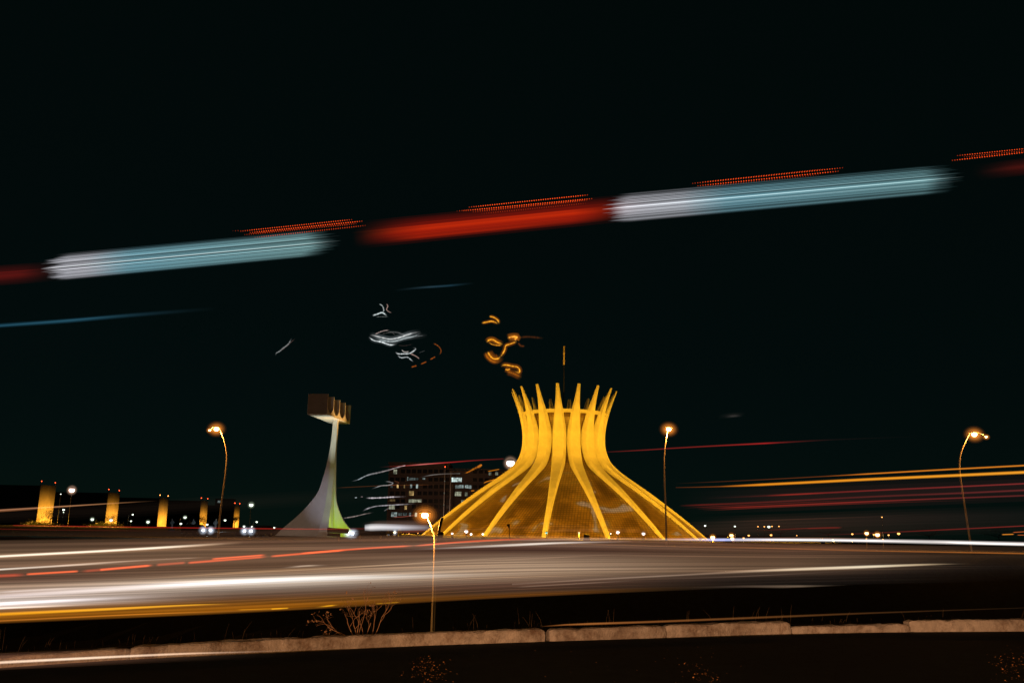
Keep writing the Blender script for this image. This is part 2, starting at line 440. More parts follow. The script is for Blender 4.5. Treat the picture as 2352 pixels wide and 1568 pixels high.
for k in range(4):
    bb = MB(); cxk = cell * (k + .5)
    pr = [(0.30, 2.35), (.42, 2.1), (.5, 1.7), (.62, 1.3), (.85, 1.0)]
    i0 = len(bb.v)
    for r, z in pr:
        for q in range(16):
            a = 2*pi*q/16; bb.v.append(MF @ Vector((cxk + r*cos(a), 1.5 + r*sin(a), zb + z)))
    for i in range(4):
        for q in range(16):
            a, c = i0 + i*16 + q, i0 + i*16 + (q+1) % 16; bb.f.append((a, c, c + 16, a + 16))
    bb.f.append(tuple(i0 + q for q in range(16))); bb.f.append(tuple(i0 + 64 + q for q in range(16)))
    bb.build('bell', M_bellm, bt, True)
spot('tower_flood_white', (BT.x - 9, BT.y - 15, .5), (BT.x - .8, BT.y, 6), 1250, (1.0, .86, .74), 75, .6, .3)
spot('tower_flood_cool', (BT.x + .6, BT.y - 22, .4), (BT.x + .2, BT.y - 4, 4.5), 3800, (.74, .78, 1.0), 26, 1.0, .2)
spot('tower_flood_top', (BT.x - 1.5, BT.y - 12, .5), (BT.x - .6, BT.y - 1, 17.4), 12500, (.90, 1.0, .80), 30, 1.0, .3)
spot('bell_panel_light', (BT.x + 2, BT.y - 40, 1), (BT.x - 1, BT.y - 6, 19), 1500, (1, .80, .72), 16, .6, .3)
spot('tower_flood_green', (BT.x + 3.2, BT.y - 6, .4), (BT.x + 2.0, BT.y, 4.5), 1500, (.34, .58, .01), 100, .8, .2)
spot('tower_flood_warm', (BT.x + 15, BT.y + .6, .5), (BT.x + .2, BT.y - 2, 5), 1500, (1.0, .80, .60), 60, .9, .3)
spot('tower_flood_sodium', (BT.x + 22, BT.y + 2, .6), (BT.x + .6, BT.y - 1, 19.6), 42000, (1, .50, .13), 19, .8, .3)
ff = copy_tree(fx); ff.location = (BT.x - 9, BT.y - 15.4, -.35); ff.rotation_euler = (0, 0, -.5); tag(ff, 'low black floodlight left of the bell tower, shining white on its foot', 'floodlight', 'floodlights at the bell tower')
ff = copy_tree(fx); ff.location = (BT.x + 9, BT.y - 5.4, -.35); ff.rotation_euler = (0, 0, 1.1); tag(ff, 'low black floodlight right of the bell tower, colouring its right side green', 'floodlight', 'floodlights at the bell tower')

# ================================================================== MINISTRY BLOCKS
mins = [(100, 1114, 653, 22), (254, 1131, 810, 24), (371, 1143, 960, 25), (465, 1149, 1085, 25), (541.5, 1160, 1265, 25)]
ords = ['leftmost and nearest', 'second from left', 'third and middle', 'fourth from left', 'farthest and smallest']
M_red = emit('red_beacon', (1.0, 0.08, 0.02), 6)
M_redbright = emit('amber_beacon', (1.0, 0.25, 0.05), 9)
M_dimwin = emit('dim_lit_window', (0.55, 0.62, 0.50), 0.22)
for i, (px, py, d, wd) in enumerate(mins):
    X = (px - 1176) / F * d * 0.0 + at(px, 1208, d + wd / 2).x; top = at(px, py, d + wd * .5).z
    r = empty('ministry_block', (X, d, 0)); tag(r, 'office slab with its end wall floodlit orange, %s of the row of five' % ords[i], 'office block', 'ministry slabs lit orange at the end walls')
    MB().box(-0.8, 0.0, 0, wd, 0, top).build('end_wall', M_min, r)
    body = MB().box(-78, -0.82, .6, wd - .6, 0, top - .6).build('body', M_mindark, r)
    wn = MB()
    for fl in range(10):
        z0 = 2 + fl * (top - 3) / 10
        wn.box(-76, -2, .45, .58, z0 + .7, z0 + 2.3)
    g = wn.build('window_band', M_darkglass, r); 
    for q in range(2):
        bz = MB().tube([(-.4, 1 + q * (wd - 2), top), (-.4, 1 + q * (wd - 2), top + 2.2)], .12, 5).build('beacon', M_metal, r)
        rr_ = d / F * 1.0
        MB().sphere((-.4, 1 + q * (wd - 2), top + 2.2 + rr_), rr_).build('lamp', M_redbright if i == 2 else M_red, bz)
    for yy in (-wd * .42, wd * .30):
        spot('ministry_flood', (X + 19, d + wd / 2 + yy, 1), (X, d + wd / 2 + yy * .8, 2), 52000, (1.0, .40, .03), 112, 1.0, 1)
# small lit windows on the dark slabs behind the lamps
# ================================================================== OFFICE BUILDING
def zc(zx, zy): return 746.5 + zx * .1709, 1022 + zy * .1709
OD = 420.0
def orect(z0x, z0y, z1x, z1y):
    a = at(*zc(z0x, z0y), OD); b = at(*zc(z1x, z1y), OD); return a.x, b.x, b.z, a.z
ob = empty('office_building', (at(1010, 1220, OD).x, OD, 0)); OX = ob.location.x
tag(ob, 'dark flat-roofed office building with scattered lit windows, left behind the yellow cathedral', 'office building')
x0, x1, z0, z1 = orect(860, 250, 1640, 1160)
MB().box(x0 - OX, x1 - OX, .4, 22, -.1, z1).build('wall', M_office, ob)
x2, x3, _, z2 = orect(1640, 330, 2500, 1160)
MB().box(x2 - OX + .01, x3 - OX, 1.4, 26, -.1, z2).build('wing_wall', M_office, ob)
MB().box(x0 - OX - .4, x1 - OX + .3, .0, 22.4, z1 + .003, z1 + .9).build('parapet', M_office, ob)
lev = [325, 435, 530, 620, 725, 800, 903]
fb = MB()
for zy in lev:
    a = at(*zc(1200, zy - 12), OD).z
    fb.box(x0 - OX, x1 - OX, -.1, .39, a, a + .45); fb.box(x2 - OX + .3, x3 - OX, .9, 1.39, a, a + .45)
fb.build('floor_edges', M_office, ob)
wins = [(920,325,965,385,'p',.35),(1130,435,1185,470,'w',.12),(1190,437,1250,470,'w',.12),(1310,438,1345,460,'w',.25),(1105,425,1116,475,'w',.4),(965,530,985,575,'y',.9),(880,540,905,570,'w',.1),(1060,530,1072,575,'y',.3),(1145,525,1170,578,'w',.4),(1222,525,1248,578,'w',.8),(1130,615,1158,675,'y',.5),(1162,615,1190,675,'y',.6),(1125,725,1160,770,'p',.3),(1164,725,1200,770,'p',.4),(1206,728,1244,765,'p',.35),(1252,725,1295,765,'p',.55),(870,725,940,755,'y',.12),(860,800,895,860,'p',.35),(899,800,935,860,'p',.45),(1070,808,1098,862,'y',.75),(890,900,925,960,'w',.35),(929,900,965,960,'w',.45),(985,905,1035,945,'w',.1),(1050,905,1100,945,'w',.1),(1130,905,1152,950,'w',.35),(1208,905,1235,960,'p',.7),(1700,430,1745,490,'w',1.3),(1749,432,1795,490,'w',1.0),(1799,432,1835,490,'w',1.1),(1750,535,1800,580,'w',.25),(1805,530,1860,575,'w',.35),(1880,530,1925,575,'w',.6),(1930,535,1965,580,'w',.4),(1745,622,1785,680,'p',.45),(1790,622,1828,680,'p',.5),(1880,630,1910,680,'p',.3),(1830,735,1870,770,'p',.4),(2200,360,2235,400,'p',.2),(2290,360,2325,400,'p',.25)]
wm = {}
def winmat(c, s):
    k = (c, s)
    if k not in wm:
        colr = {'w': (.72, .90, .86), 'p': (.85, .88, .62), 'y': (1.0, .66, .25)}[c]
        m = emit('lit_window', colr, 1); t = m.node_tree; e = [n for n in t.nodes if n.type == 'EMISSION'][0]
        tc = t.nodes.new('ShaderNodeTexCoord'); n = t.nodes.new('ShaderNodeTexNoise'); n.inputs['Scale'].default_value = .9
        t.links.new(tc.outputs['Object'], n.inputs[0]); mr = t.nodes.new('ShaderNodeMapRange')
        mr.inputs[1].default_value = .35; mr.inputs[2].default_value = .65; mr.inputs[3].default_value = s * .25; mr.inputs[4].default_value = s * 1.0
        t.links.new(n.outputs[0], mr.inputs[0]); t.links.new(mr.outputs[0], e.inputs[1]); wm[k] = m
    return wm[k]
def window(parent, xa, xb, za, zb_, y, m):
    f = MB(); e = .12
    f.box(xa - e, xa, y - .08, y, za - e, zb_ + e); f.box(xb, xb + e, y - .08, y, za - e, zb_ + e)
    f.box(xa, xb, y - .08, y, zb_, zb_ + e); f.box(xa, xb, y - .08, y, za - e, za)
    xm = (xa + xb) / 2; f.box(xm - .05, xm + .05, y - .08, y - .045, za, zb_)
    fo = f.build('window', M_black, parent)
    MB().box(xa, xb, y - .04, y - .003, za, zb_).build('pane', m, fo)
for (a, b, c, d, k, s) in wins:
    xa, xb, za, zb_ = orect(a, b, c, d)
    window(ob, xa - OX, xb - OX, za, zb_, .4 if a < 1640 else 1.4, winmat(k, s))
random.seed(3)
for zy in lev:                                     # unlit windows
    for zx in list(range(875, 1620, 74)) + list(range(1990, 2300, 80)):
        if any(not (zx + 50 < a or zx > c) and abs(b - zy) < 30 for (a, b, c, d, k, s) in wins): continue
        xa, xb, za, zb_ = orect(zx, zy, zx + 48, zy + 48)
        window(ob, xa - OX, xb - OX, za, zb_, .4 if zx < 1640 else 1.4, M_darkglass)
for (zx, za_, ze, lab) in ((1615, 290, 900, 'thin red-lit lattice mast left of the bright office windows'), (1692, 350, 900, 'plain thin dark mast beside the brightest office windows')):
    a = at(*zc(zx, za_), 400); t = empty('mast', (a.x, 400, 0)); tag(t, lab, 'mast')
    MB().tube([(0, 0, 0), (0, 0, a.z)], [.3, .15], 6).build('pole', M_metal, t)
    if zx == 1615:
        for q, fr in enumerate((1.0, .78, .6, .42)): MB().sphere((0, -.3, a.z * fr), .22, n=6, m=4).build('lamp', M_dimwin if q else M_red, t)

# ================================================================== STREET LAMPS (double arm, sodium)
M_hot = emit('sodium_bulb', (1.0, 0.72, 0.38), 14)
def halo_shells(c, rad, col, peak, parent, N=7, sq=.82):
    "lamp halo painted as nested see-through shells whose emission fades outwards"
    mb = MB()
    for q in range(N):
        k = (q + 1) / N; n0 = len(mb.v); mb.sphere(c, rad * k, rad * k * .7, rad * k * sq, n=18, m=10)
        f = peak * (1 - k * .93) ** 1.6 / 2  # emission drops outwards to draw the bloom around the lamp
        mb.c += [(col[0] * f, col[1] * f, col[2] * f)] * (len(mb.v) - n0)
    return mb.build('lamp_halo', M_trail, parent, True)
def big_lamp(pts, d, head, head2, label, s=1.0, energy=240):
    base = at(*pts[0], d); z0 = gz(base.x, d) if d > 20 else 0
    r = empty('street_lamp', (base.x, d, z0)); tag(r, label, 'street lamp', 'tall curved sodium street lamps')
    O = Vector((base.x, d, z0))
    pts = [tuple(p) for p in pts]; ty = list(range(len(pts)))
    pts = [(smooth_interp(list(zip(ty, [p[0] for p in pts])), k / 4), smooth_interp(list(zip(ty, [p[1] for p in pts])), k / 4)) for k in range(4 * (len(pts) - 1) + 1)]
    P3 = [Vector((base.x, d, z0)) - O] + [at(px, py, d) - O for px, py in pts]
    hd = at(*head, d) - O
    P3.append(hd + Vector(((P3[-1].x - hd.x) * .35, 0, .25 * s)))
    rad = [lerp(.10, .05, i / (len(P3) - 1)) * 1.0 for i in range(len(P3))]
    MB().tube(P3, rad, 8).build('pole', M_pole, r, True)
    def headf(c, k):
        hh = MB().sphere(c + Vector((0, 0, .12 * k)), .42 * k, .2 * k, .16 * k, n=10, m=4, zmin=0, zmax=1).build('lamp_head', M_metal, r, True)
        MB().sphere(c, .20 * k, .16 * k, .16 * k).build('bulb', M_hot, hh, True)
        halo_shells(c, .85 * k, (1.0, .30, .035), .75, hh)
        point('street_lamp_light', tuple(O + c + Vector((0, -.1, -.6))), energy * k * 6, (1.0, .36, .05), .25)
    headf(hd, 1.0 * s)
    if head2:
        h2 = at(*head2, d) - O; headf(h2, .38 * s)
        MB().tube([P3[-1], (P3[-1] + h2) / 2 + Vector((0, 0, .2)), h2 + Vector((0, 0, .1))], .04, 6).build('arm', M_metal, r)
    return r
big_lamp([(501, 1233), (505, 1187.6), (512.4, 1128), (518, 1087.6), (521, 1052), (519.5, 1033), (515.5, 1013.8), (510, 998)], 92, (497, 985), (481.5, 988), 'tall curved street lamp with orange light, left of the bell tower', 1.25)
big_lamp([(1531, 1254), (1529, 1172), (1526, 1099), (1525.3, 1055), (1527.6, 1025.6), (1531, 1003)], 92, (1536, 985.5), None, 'tall curved street lamp with orange light, just right of the yellow cathedral', 1.25)
big_lamp([(2232, 1265), (2220, 1190), (2206, 1098), (2203.6, 1064), (2208, 1036.5), (2218, 1012)], 92, (2238, 997.5), (2265, 1003), 'tall curved street lamp with orange light at the right edge of the scene', 1.35)
big_lamp([(992, 1446), (996, 1350), (999, 1240), (994, 1220), (990, 1205), (984, 1194)], 60, (976, 1183), None, 'lower street lamp rising from the sunken road in front of the cathedral', 1.15, 200)

spot('pole_fill_spot', (at(992, 1400, 60).x + 4, 50, -5.5), (at(996, 1350, 60).x, 60, -3.5), 900, (1, .45, .1), 40, .9, .2)  # added spot with no fixture, brightens the lower part of the pole
# smaller lamps further off
M_cool = emit('cool_bulb', (0.88, 1.0, 0.82), 2.6); M_or = emit('orange_bulb', (1.0, 0.42, 0.10), 3.2); M_white = emit('white_bulb', (1.0, 0.93, 0.86), 6)
M_pink = emit('pink_white_bulb', (1.0, 0.62, 0.50), 5); M_cyan = emit('cyan_bulb', (.35, .95, .9), 1.0); M_orh = emit('hot_orange_bulb', (1.0, 0.60, 0.22), 7)
M_halo_w = (1.0, .62, .42); M_halo_o = (1.0, .30, .03); M_halo_c = (.45, .55, .38)
def small_lamp(px, py, d, rpx, m, label, cat='street lamp', name='street_lamp', group=None, halo=None, arm=0.0, base=None):
    p = at(px, py, d); r = empty(name, (p.x + arm, d, 0)); tag(r, label, cat, group)
    q = d / F
    top = p.z
    pts = [(0, 0, -.2), (0, 0, max(.1, top - .3 * abs(arm)))]
    if arm: pts += [(-arm * .4, 0, top + .1), (-arm, 0, top + rpx * q)]
    MB().tube(pts, [max(.07, .35 * q)] * len(pts), 6).build('pole', M_metal, r)
    hd = MB().sphere((-arm, 0, top + rpx * q * .55), rpx * q * 1.25, rpx * q, rpx * q * .8, n=8, m=3, zmin=0, zmax=1).build('lamp_head', M_black, r)
    MB().sphere((-arm, 0, top), rpx * q * 1.1, rpx * q, rpx * q * .95, n=12, m=8).build('bulb', m, hd, True)
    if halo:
        halo_shells((-arm, 0, top), rpx * q * 2.3, halo, .8, hd, sq=1.0)
    return r
GL = 'distant street lamps left of the bell tower'
small_lamp(165, 1125, 420, 5.5, M_pink, 'tall mast lamp with a bright pinkish white light near the left edge', halo=M_halo_w)
small_lamp(139.5, 1134, 430, 1.2, M_cool, 'tiny dim lamp just left of the bright pinkish mast lamp')
for (px, py, r_, arm, lab) in [(146, 1170, 2.2, -.9, 'white lamp on a bent pole under the bright pinkish mast lamp'), (212, 1192, 2.8, 0, 'round white lamp between the first and second orange slabs'),
    (255, 1194, 2.8, 0, 'round white lamp right under the second orange slab'), (305, 1181, 1.8, -.9, 'small lamp on a bent pole between the second and third orange slabs'),
    (301, 1196, 1.8, 0, 'small low lamp just below the bent lamp between second and third slabs'), (340, 1198, 2.7, 0, 'round white lamp left of the foot of the middle orange slab'),
    (425, 1187.5, 2.6, -1, 'white lamp on a bent pole between the third and fourth orange slabs'), (415.5, 1202, 2.3, 0, 'low white lamp left of the pale statues pair'),
    (476, 1204, 2.2, 0, 'low white lamp just right of the fourth orange slab'), (517, 1194, 2.3, -1, 'white lamp on a bent pole left of the farthest orange slab'),
    (560.5, 1208, 2.2, 0, 'low white lamp right of the farthest orange slab'), (579, 1209, 2.0, 0, 'low white lamp above the white-lit car, left one of two'),
    (589.6, 1198, 2.1, -.8, 'higher bent-pole lamp above the white-lit car'), (597, 1210, 1.8, 0, 'low white lamp above the white-lit car, right one of two'), (630, 1211, 1.8, 0, 'low white lamp at the left tip of the bell tower foot'),
    (146, 1176, 1.0, 0, 'faint second light under the bent-pole lamp near the left edge')]:
    small_lamp(px, py, 300, r_, M_cool, lab, group=GL, arm=arm * 1.5, halo=M_halo_c if r_ > 2.5 else None)
small_lamp(577, 1159, 380, 4.0, M_cool, 'large pale greenish lamp high up, between farthest slab and bell tower', halo=M_halo_c)
small_lamp(1172.5, 1063, 300, 8, M_white, 'brilliant white mast lamp peeking past the left shoulder of the cathedral', halo=M_halo_w)
GR = 'distant orange lights right of the cathedral'
for (px, py, r_, m, lab) in [(1619.5, 1206.6, 2.0, M_cool, 'greenish white lamp just above the right foot of the cathedral'), (1688, 1208, 1.8, M_cool, 'greenish white lamp above the brightest orange lamp'),
    (1766, 1209, 2.8, M_cool, 'greenish white lamp amid a row of four tiny orange ones'), (1741, 1208.6, 1.3, M_or, 'tiny orange lamp, leftmost of the row of four'), (1755.5, 1208.6, 1.3, M_or, 'tiny orange lamp left of the greenish one in the row of four'),
    (1773, 1208, 1.3, M_or, 'tiny orange lamp right of the greenish one in the row of four'), (1789, 1208, 1.3, M_or, 'tiny orange lamp, rightmost of the row of four'),
    (1637, 1233.5, 4.2, M_orh, 'bright orange lamp low at the right foot of the cathedral'), (1680, 1229, 3.6, M_orh, 'bright orange lamp, upper of a close pair right of the cathedral'), (1681, 1236, 4.0, M_orh, 'bright orange lamp, lower of a close pair right of the cathedral'),
    (1719.7, 1229, 2.0, M_or, 'small orange lamp right of the bright close pair'), (1708, 1235, 1.8, M_or, 'small low orange lamp beside the bright close pair'), (1771, 1228, 2.2, M_or, 'single small orange lamp below the row of four'),
    (1830, 1229, 1.0, M_or, 'faint orange lamp alone midway along the right horizon'), (2025.7, 1187, 1.3, M_or, 'tiny reddish light high above the right lamp cluster'), (1957.6, 1225.7, 2.0, M_or, 'small orange lamp, leftmost of the right lamp cluster'),
    (1990.6, 1224, 3.6, M_orh, 'bright orange lamp, second of the right lamp cluster'), (2007, 1227, 1.8, M_or, 'small orange lamp between the two bright ones of the right cluster'), (2015.5, 1227.4, 4.2, M_orh, 'brightest orange lamp of the right cluster'),
    (2041, 1228, 1.7, M_or, 'small orange lamp right of the brightest in the right cluster'), (2064, 1224.7, 2.8, M_or, 'orange lamp, rightmost of the right lamp cluster'), (1990, 1237, 1.3, M_or, 'tiny low orange light under the second lamp of the right cluster'), (2028, 1238, 1.3, M_or, 'tiny low orange light under the brightest lamp of the right cluster')]:
    dd = 160 if py > 1232 else 330
    small_lamp(px, py, dd if py < 1236.5 else 110, r_, m, lab, group=GR, halo=M_halo_o if r_ > 3.4 else None)
# lights along the cathedral's foot
GC = 'small lights along the foot of the cathedral'
for (px, py, r_, m, lab) in [(1038.7, 1224.5, 2.6, M_white, 'white ground light at the left foot of the cathedral'), (1071, 1220, 4.2, M_white, 'largest white ground light, between the left ribs of the cathedral'), (1082, 1226, 2.8, M_white, 'low white ground light touching the largest one on its right'),
    (1109, 1226, 2.6, M_white, 'white ground light right of the third rib foot'), (1255, 1223, 3.6, M_cyan, 'cyan light in front of the glass right of the central left rib'), (1330, 1223, 2.8, M_cyan, 'cyan light in front of the glass in the middle bay'),
    (1419, 1222, 4.0, M_white, 'white light right of the central right rib'), (1403, 1225, 1.6, M_white, 'tiny white light left of the white one in the right bay'), (1478, 1225, 4.0, M_white, 'white light in the rightmost glass bay'),
    (939.6, 1225, 1.6, M_or, 'tiny yellow light left of the cathedral, farthest out of three'), (960, 1223.6, 1.6, M_or, 'tiny yellow light left of the cathedral, middle of three'), (974, 1225, 1.8, M_or, 'tiny yellow light at the tip of the leftmost rib')]:
    d_ = 150
    small_lamp(px, py, d_, r_ * .7, m, lab, halo=M_halo_w if m is M_white and r_ > 2.4 else None, cat='light', name='ground_light', group=GC)

# ================================================================== CARS
def make_car():
    r = empty('car')
    paint = mat('dark_car_paint', (0.05, 0.05, 0.055), 0.25, 0.3, nscale=1, namp=.1)
    side = [(-2.1, .32), (2.1, .32), (2.12, .75), (1.9, .92), (.95, 1.0), (.35, 1.42), (-1.2, 1.45), (-1.95, 1.0), (-2.12, .9)]
    body = MB().prism(side, -.85, .85, 'y'); b = body.build('body', paint, r)
    bvm = b.modifiers.new('b', 'BEVEL'); bvm.width = .07; bvm.segments = 2
    MB().prism([(.42, 1.35), (.93, 1.03), (.99, 1.06), (.47, 1.40)], -.7, .7, 'y').build('windscreen', M_darkglass, r)
    for s in (-1, 1):
        MB().prism([(-1.6, 1.04), (.7, 1.04), (.28, 1.36), (-1.1, 1.38)], s * .852, s * .858, 'y').build('side_window', M_darkglass, r)
        for x in (-1.3, 1.35):
            wh = MB(); wh.tube([(x, s * .66, .32), (x, s * .88, .32)], .32, 16); wo = wh.build('wheel', M_tyre, r)
            MB().tube([(x, s * .882, .32), (x, s * .89, .32)], .19, 12).build('rim', M_metal, wo)
        hl = MB().sphere((2.08, s * .6, .68), .12, .22, .13, n=12, m=6).build('headlight', emit('headlamp', (.9, .97, 1.0), 14), r, True)
        halo_shells((2.10, s * .6, .68), .85, (.75, .85, 1.0), .9, hl, sq=.8).name = 'headlamp_halo'  # added halo of glow around the headlamp
    MB().box(2.13, 2.15, -.25, .25, .42, .55).build('number_plate', M_metal, r)
    return r
car0 = make_car()
for i, (px, d, rz, s, lab) in enumerate([(450, 120, -.55, .8, 'car with brilliant white headlights below the fourth orange slab'), (596, 120, -2.1, 1.0, 'car with wide white headlights left of the bell tower foot'),
        (844, 105, -2.55, 1.0, 'car with dazzling white headlights right of the bell tower foot'), (882, 160, -1.9, .9, 'car with greenish headlights right of the dazzling one'), (906, 170, -1.7, .95, 'car with yellowish headlights, rightmost of three by the bell tower')]):
    o = car0 if i == 0 else copy_tree(car0)
    p = at(px, 1225, d); o.location = (p.x, d, 0.0); o.rotation_euler = (0, 0, rz); o.scale = (.98, .98, .98); tag(o, lab, 'car', 'cars with headlights on the far road')
    if i >= 3:
        mm = emit('yellow_headlamp', (1.0, .72, .2) if i == 4 else (.8, 1.0, .45), 8)
        for ch in o.children:
            if ch.name.startswith('headlight'):
                ch.data = ch.data.copy(); ch.data.materials[0] = mm

# ================================================================== STATUES
def statue(px, py0, py1, d, label, lean, book):
    p = at(px, py1, d); h = at(px, py0, d).z
    r = empty('statue', (p.x, d, 0)); tag(r, label, 'statue', 'pale bronze evangelist statues')
    MB().box(-.6, .6, -.6, .6, -.05, .35).build('plinth', M_plaza, r)
    s = (h - .35) / 3.0
    js = [((0, 0, .4), .34), ((.02, 0, 1.1), .30), ((.03 * lean, 0, 1.7), .27), ((.05 * lean, 0, 2.2), .33), ((.06 * lean, 0, 2.52), .11), ((.09 * lean, -.03, 2.75), .16), ((.1 * lean, -.03, 2.92), .12),
          ((.36, 0, 2.25), .12), ((.48, -.1, 1.85), .10), ((.30, -.35, 1.75), .07), ((-.34, 0, 2.25), .12), ((-.50, -.05, 1.85), .10), ((-.38 if book else -.6, -.3 if book else -.1, 1.6 if book else 1.5), .07)]
    ed = [(0, 1), (1, 2), (2, 3), (3, 4), (4, 5), (5, 6), (3, 7), (7, 8), (8, 9), (3, 10), (10, 11), (11, 12)]
    me = bpy.data.meshes.new('figure'); me.from_pydata([tuple(Vector(j[0]) * s + Vector((0, 0, .35 * (1 - s)))) for j in js], ed, [])
    o = bpy.data.objects.new('figure', me); COL.objects.link(o); o.parent = r
    bm2 = bmesh.new(); bm2.from_mesh(me); ly = bm2.verts.layers.skin.verify(); bm2.verts.ensure_lookup_table()
    for k, j in enumerate(js): bm2.verts[k][ly].radius = (j[1] * s, j[1] * s)
    bm2.verts[0][ly].use_root = True; bm2.to_mesh(me); bm2.free()
    o.modifiers.new('Skin', 'SKIN')
    su = o.modifiers.new('Sub', 'SUBSURF'); su.levels = 1; su.render_levels = 1
    me.materials.append(M_bronze)
    bb = MB().box(-.3, .02, -.5, -.38, 1.65, 2.0).build('book', M_bronze, r) if book else None
statue(394, 1186, 1217, 217, 'pale bronze robed statue, leftmost of four, between the third and fourth orange slabs', -1, True)
statue(433, 1188, 1217, 217, 'pale bronze robed statue, second of four, left one of the close pair', 1, False)
statue(443, 1187, 1217, 215, 'pale bronze robed statue, third of four, right one of the close pair', -1, True)
statue(494, 1186, 1217, 217, 'pale bronze robed statue, rightmost of four, beside the curved lamp pole', 1, True)
spot('office_fill_spot', (OX + 5, OD - 60, 9), (OX + 5, OD, 10), 11000, (1, .55, .35), 130, .8, 1)  # added spot without a fixture, brightens the dark office wall
spot('statue_flood', (at(445, 1217, 200).x + 5, 203, .5), (at(445, 1200, 217).x, 217, 1.5), 1100, (.75, .9, 1), 150, .5, .2)

# ================================================================== DIRECTION SIGN
d = 96.0
a = at(751.7, 1212, d); b_ = at(800.5, 1233, d); sg = empty('direction_sign', ((a.x + b_.x) / 2, d, gz(b_.x, d)))
tag(sg, 'dark road sign board on a single pale post, at the foot of the bell tower', 'road sign')
sx = sg.location.x; sz = sg.location.z
MT = Matrix.Translation((0, 0, (a.z + b_.z) / 2 - sz)) @ Matrix.Rotation(radians(2.5), 4, 'Y')
hw, hh = (b_.x - a.x) / 2, (a.z - b_.z) / 2
brd = MB().box(-hw, hw, -.03, .03, -hh * .1, hh, MT).build('board', M_sign, sg)
MB().box(-hw * .95, hw * .25, -.03, .03, -hh * .95, -hh * .14, MT).build('lower_board', M_sign, sg)
ln = MB()
for z_, xa, xb in ((.62, -.7, .75), (.28, -.8, .5), (-.5, -.85, .1)):
    x = xa
    while x < xb:
        wq = random.uniform(.05, .13); ln.box(x * hw, (x + wq) * hw, -.045, -.033, (z_ - .09) * hh, (z_ + .09) * hh, MT); x += wq + .035
ln.build('face_strips', M_signline, brd)
MB().tube([(.12, .08, -1.1), (.12, .08, hh * .5 + (a.z + b_.z) / 2 - sz)], .075, 8).build('post', mat('pale_post', (.5, .45, .4), .6), sg)
spot('sign_light', (sx + 4, d - 7, .5), (sx, d, sz + 5), 14, (1, .7, .45), 60, .5, .3)
# bent dark pole beside the lower lamp
p0 = at(1001, 1300, 58); t = empty('bent_pole', (p0.x, 58, gz(p0.x, 58))); tag(t, 'thin dark bent pole just right of the lower street lamp', 'pole')
O = t.location.copy()
MB().tube([Vector((0, 0, 0))] + [at(px, py, 58) - O for px, py in ((1001, 1300), (1002, 1261), (1006, 1235), (1010, 1210), (1016, 1188))], [.09] * 6, 8).build('shaft', M_black, t)
# dark stalk lamp silhouette before the cathedral
p0 = at(1170, 1226, 110); t = empty('bollard_lamp', (p0.x, 110, 0)); tag(t, 'small dark unlit path lamp silhouetted against the cathedral glass', 'path lamp')
MB().tube([(0, 0, 0), (0, 0, at(1170, 1214, 110).z)], .04, 6).build('post', M_black, t)
MB().tube([(0, 0, at(1170, 1214, 110).z), (-.16, 0, at(1168, 1203, 110).z)], [.06, .2], 8).build('lamp_head', M_black, t)

# ================================================================== TREES
def tree(x, y, h, rw, label, seed, group='dark trees beyond the plaza', z=0, dens=1300):
    random.seed(seed)
    r = empty('tree', (x, y, z)); tag(r, label, 'tree', group)
    tr = MB(); tips = []
    tr.tube([(0, 0, -.2), (rw * .04, 0, h * .2), (rw * .02, .1, h * .4)], [h * .035, h * .026, h * .02], 7)
    for k in range(7):
        a = 2*pi*k/7 + random.random(); l = rw * random.uniform(.5, .85)
        q = Vector((cos(a) * l, sin(a) * l, h * random.uniform(.5, .85)))
        m_ = Vector((cos(a) * l * .35, sin(a) * l * .35, h * .52)); tr.tube([(rw * .02, .1, h * .36), m_, q], [h * .014, h * .009, h * .004], 5); tips.append(q)
        tips.append(m_ + Vector((0, 0, h * .2)))
    tr.build('trunk', M_bark, r)
    c = MB()
    for q in tips + [Vector((0, 0, h * .88))]:
        cr_ = rw * random.uniform(.28, .46)
        for j in range(int(dens / 15)):
            v = Vector((random.gauss(0, 1), random.gauss(0, 1), random.gauss(0, .7))); v = v.normalized() * cr_ * random.uniform(.35, 1.05)
            p = q + v; s = h * random.uniform(.012, .03)
            u = Vector((random.uniform(-1, 1), random.uniform(-1, 1), random.uniform(-.6, .6))).normalized() * s
            w_ = u.cross(Vector((random.uniform(-1, 1), random.uniform(-1, 1), random.uniform(-1, 1)))).normalized() * s * .7
            i0 = len(c.v); c.v += [p - u, p + w_, p + u, p - w_]; c.f.append((i0, i0+1, i0+2, i0+3))
    c.build('crown', M_leaf, r)
def tpx(px, topy, d, rw, label, seed, **k):
    p = at(px, topy, d); tree(p.x, d, p.z, rw, label, seed, **k)
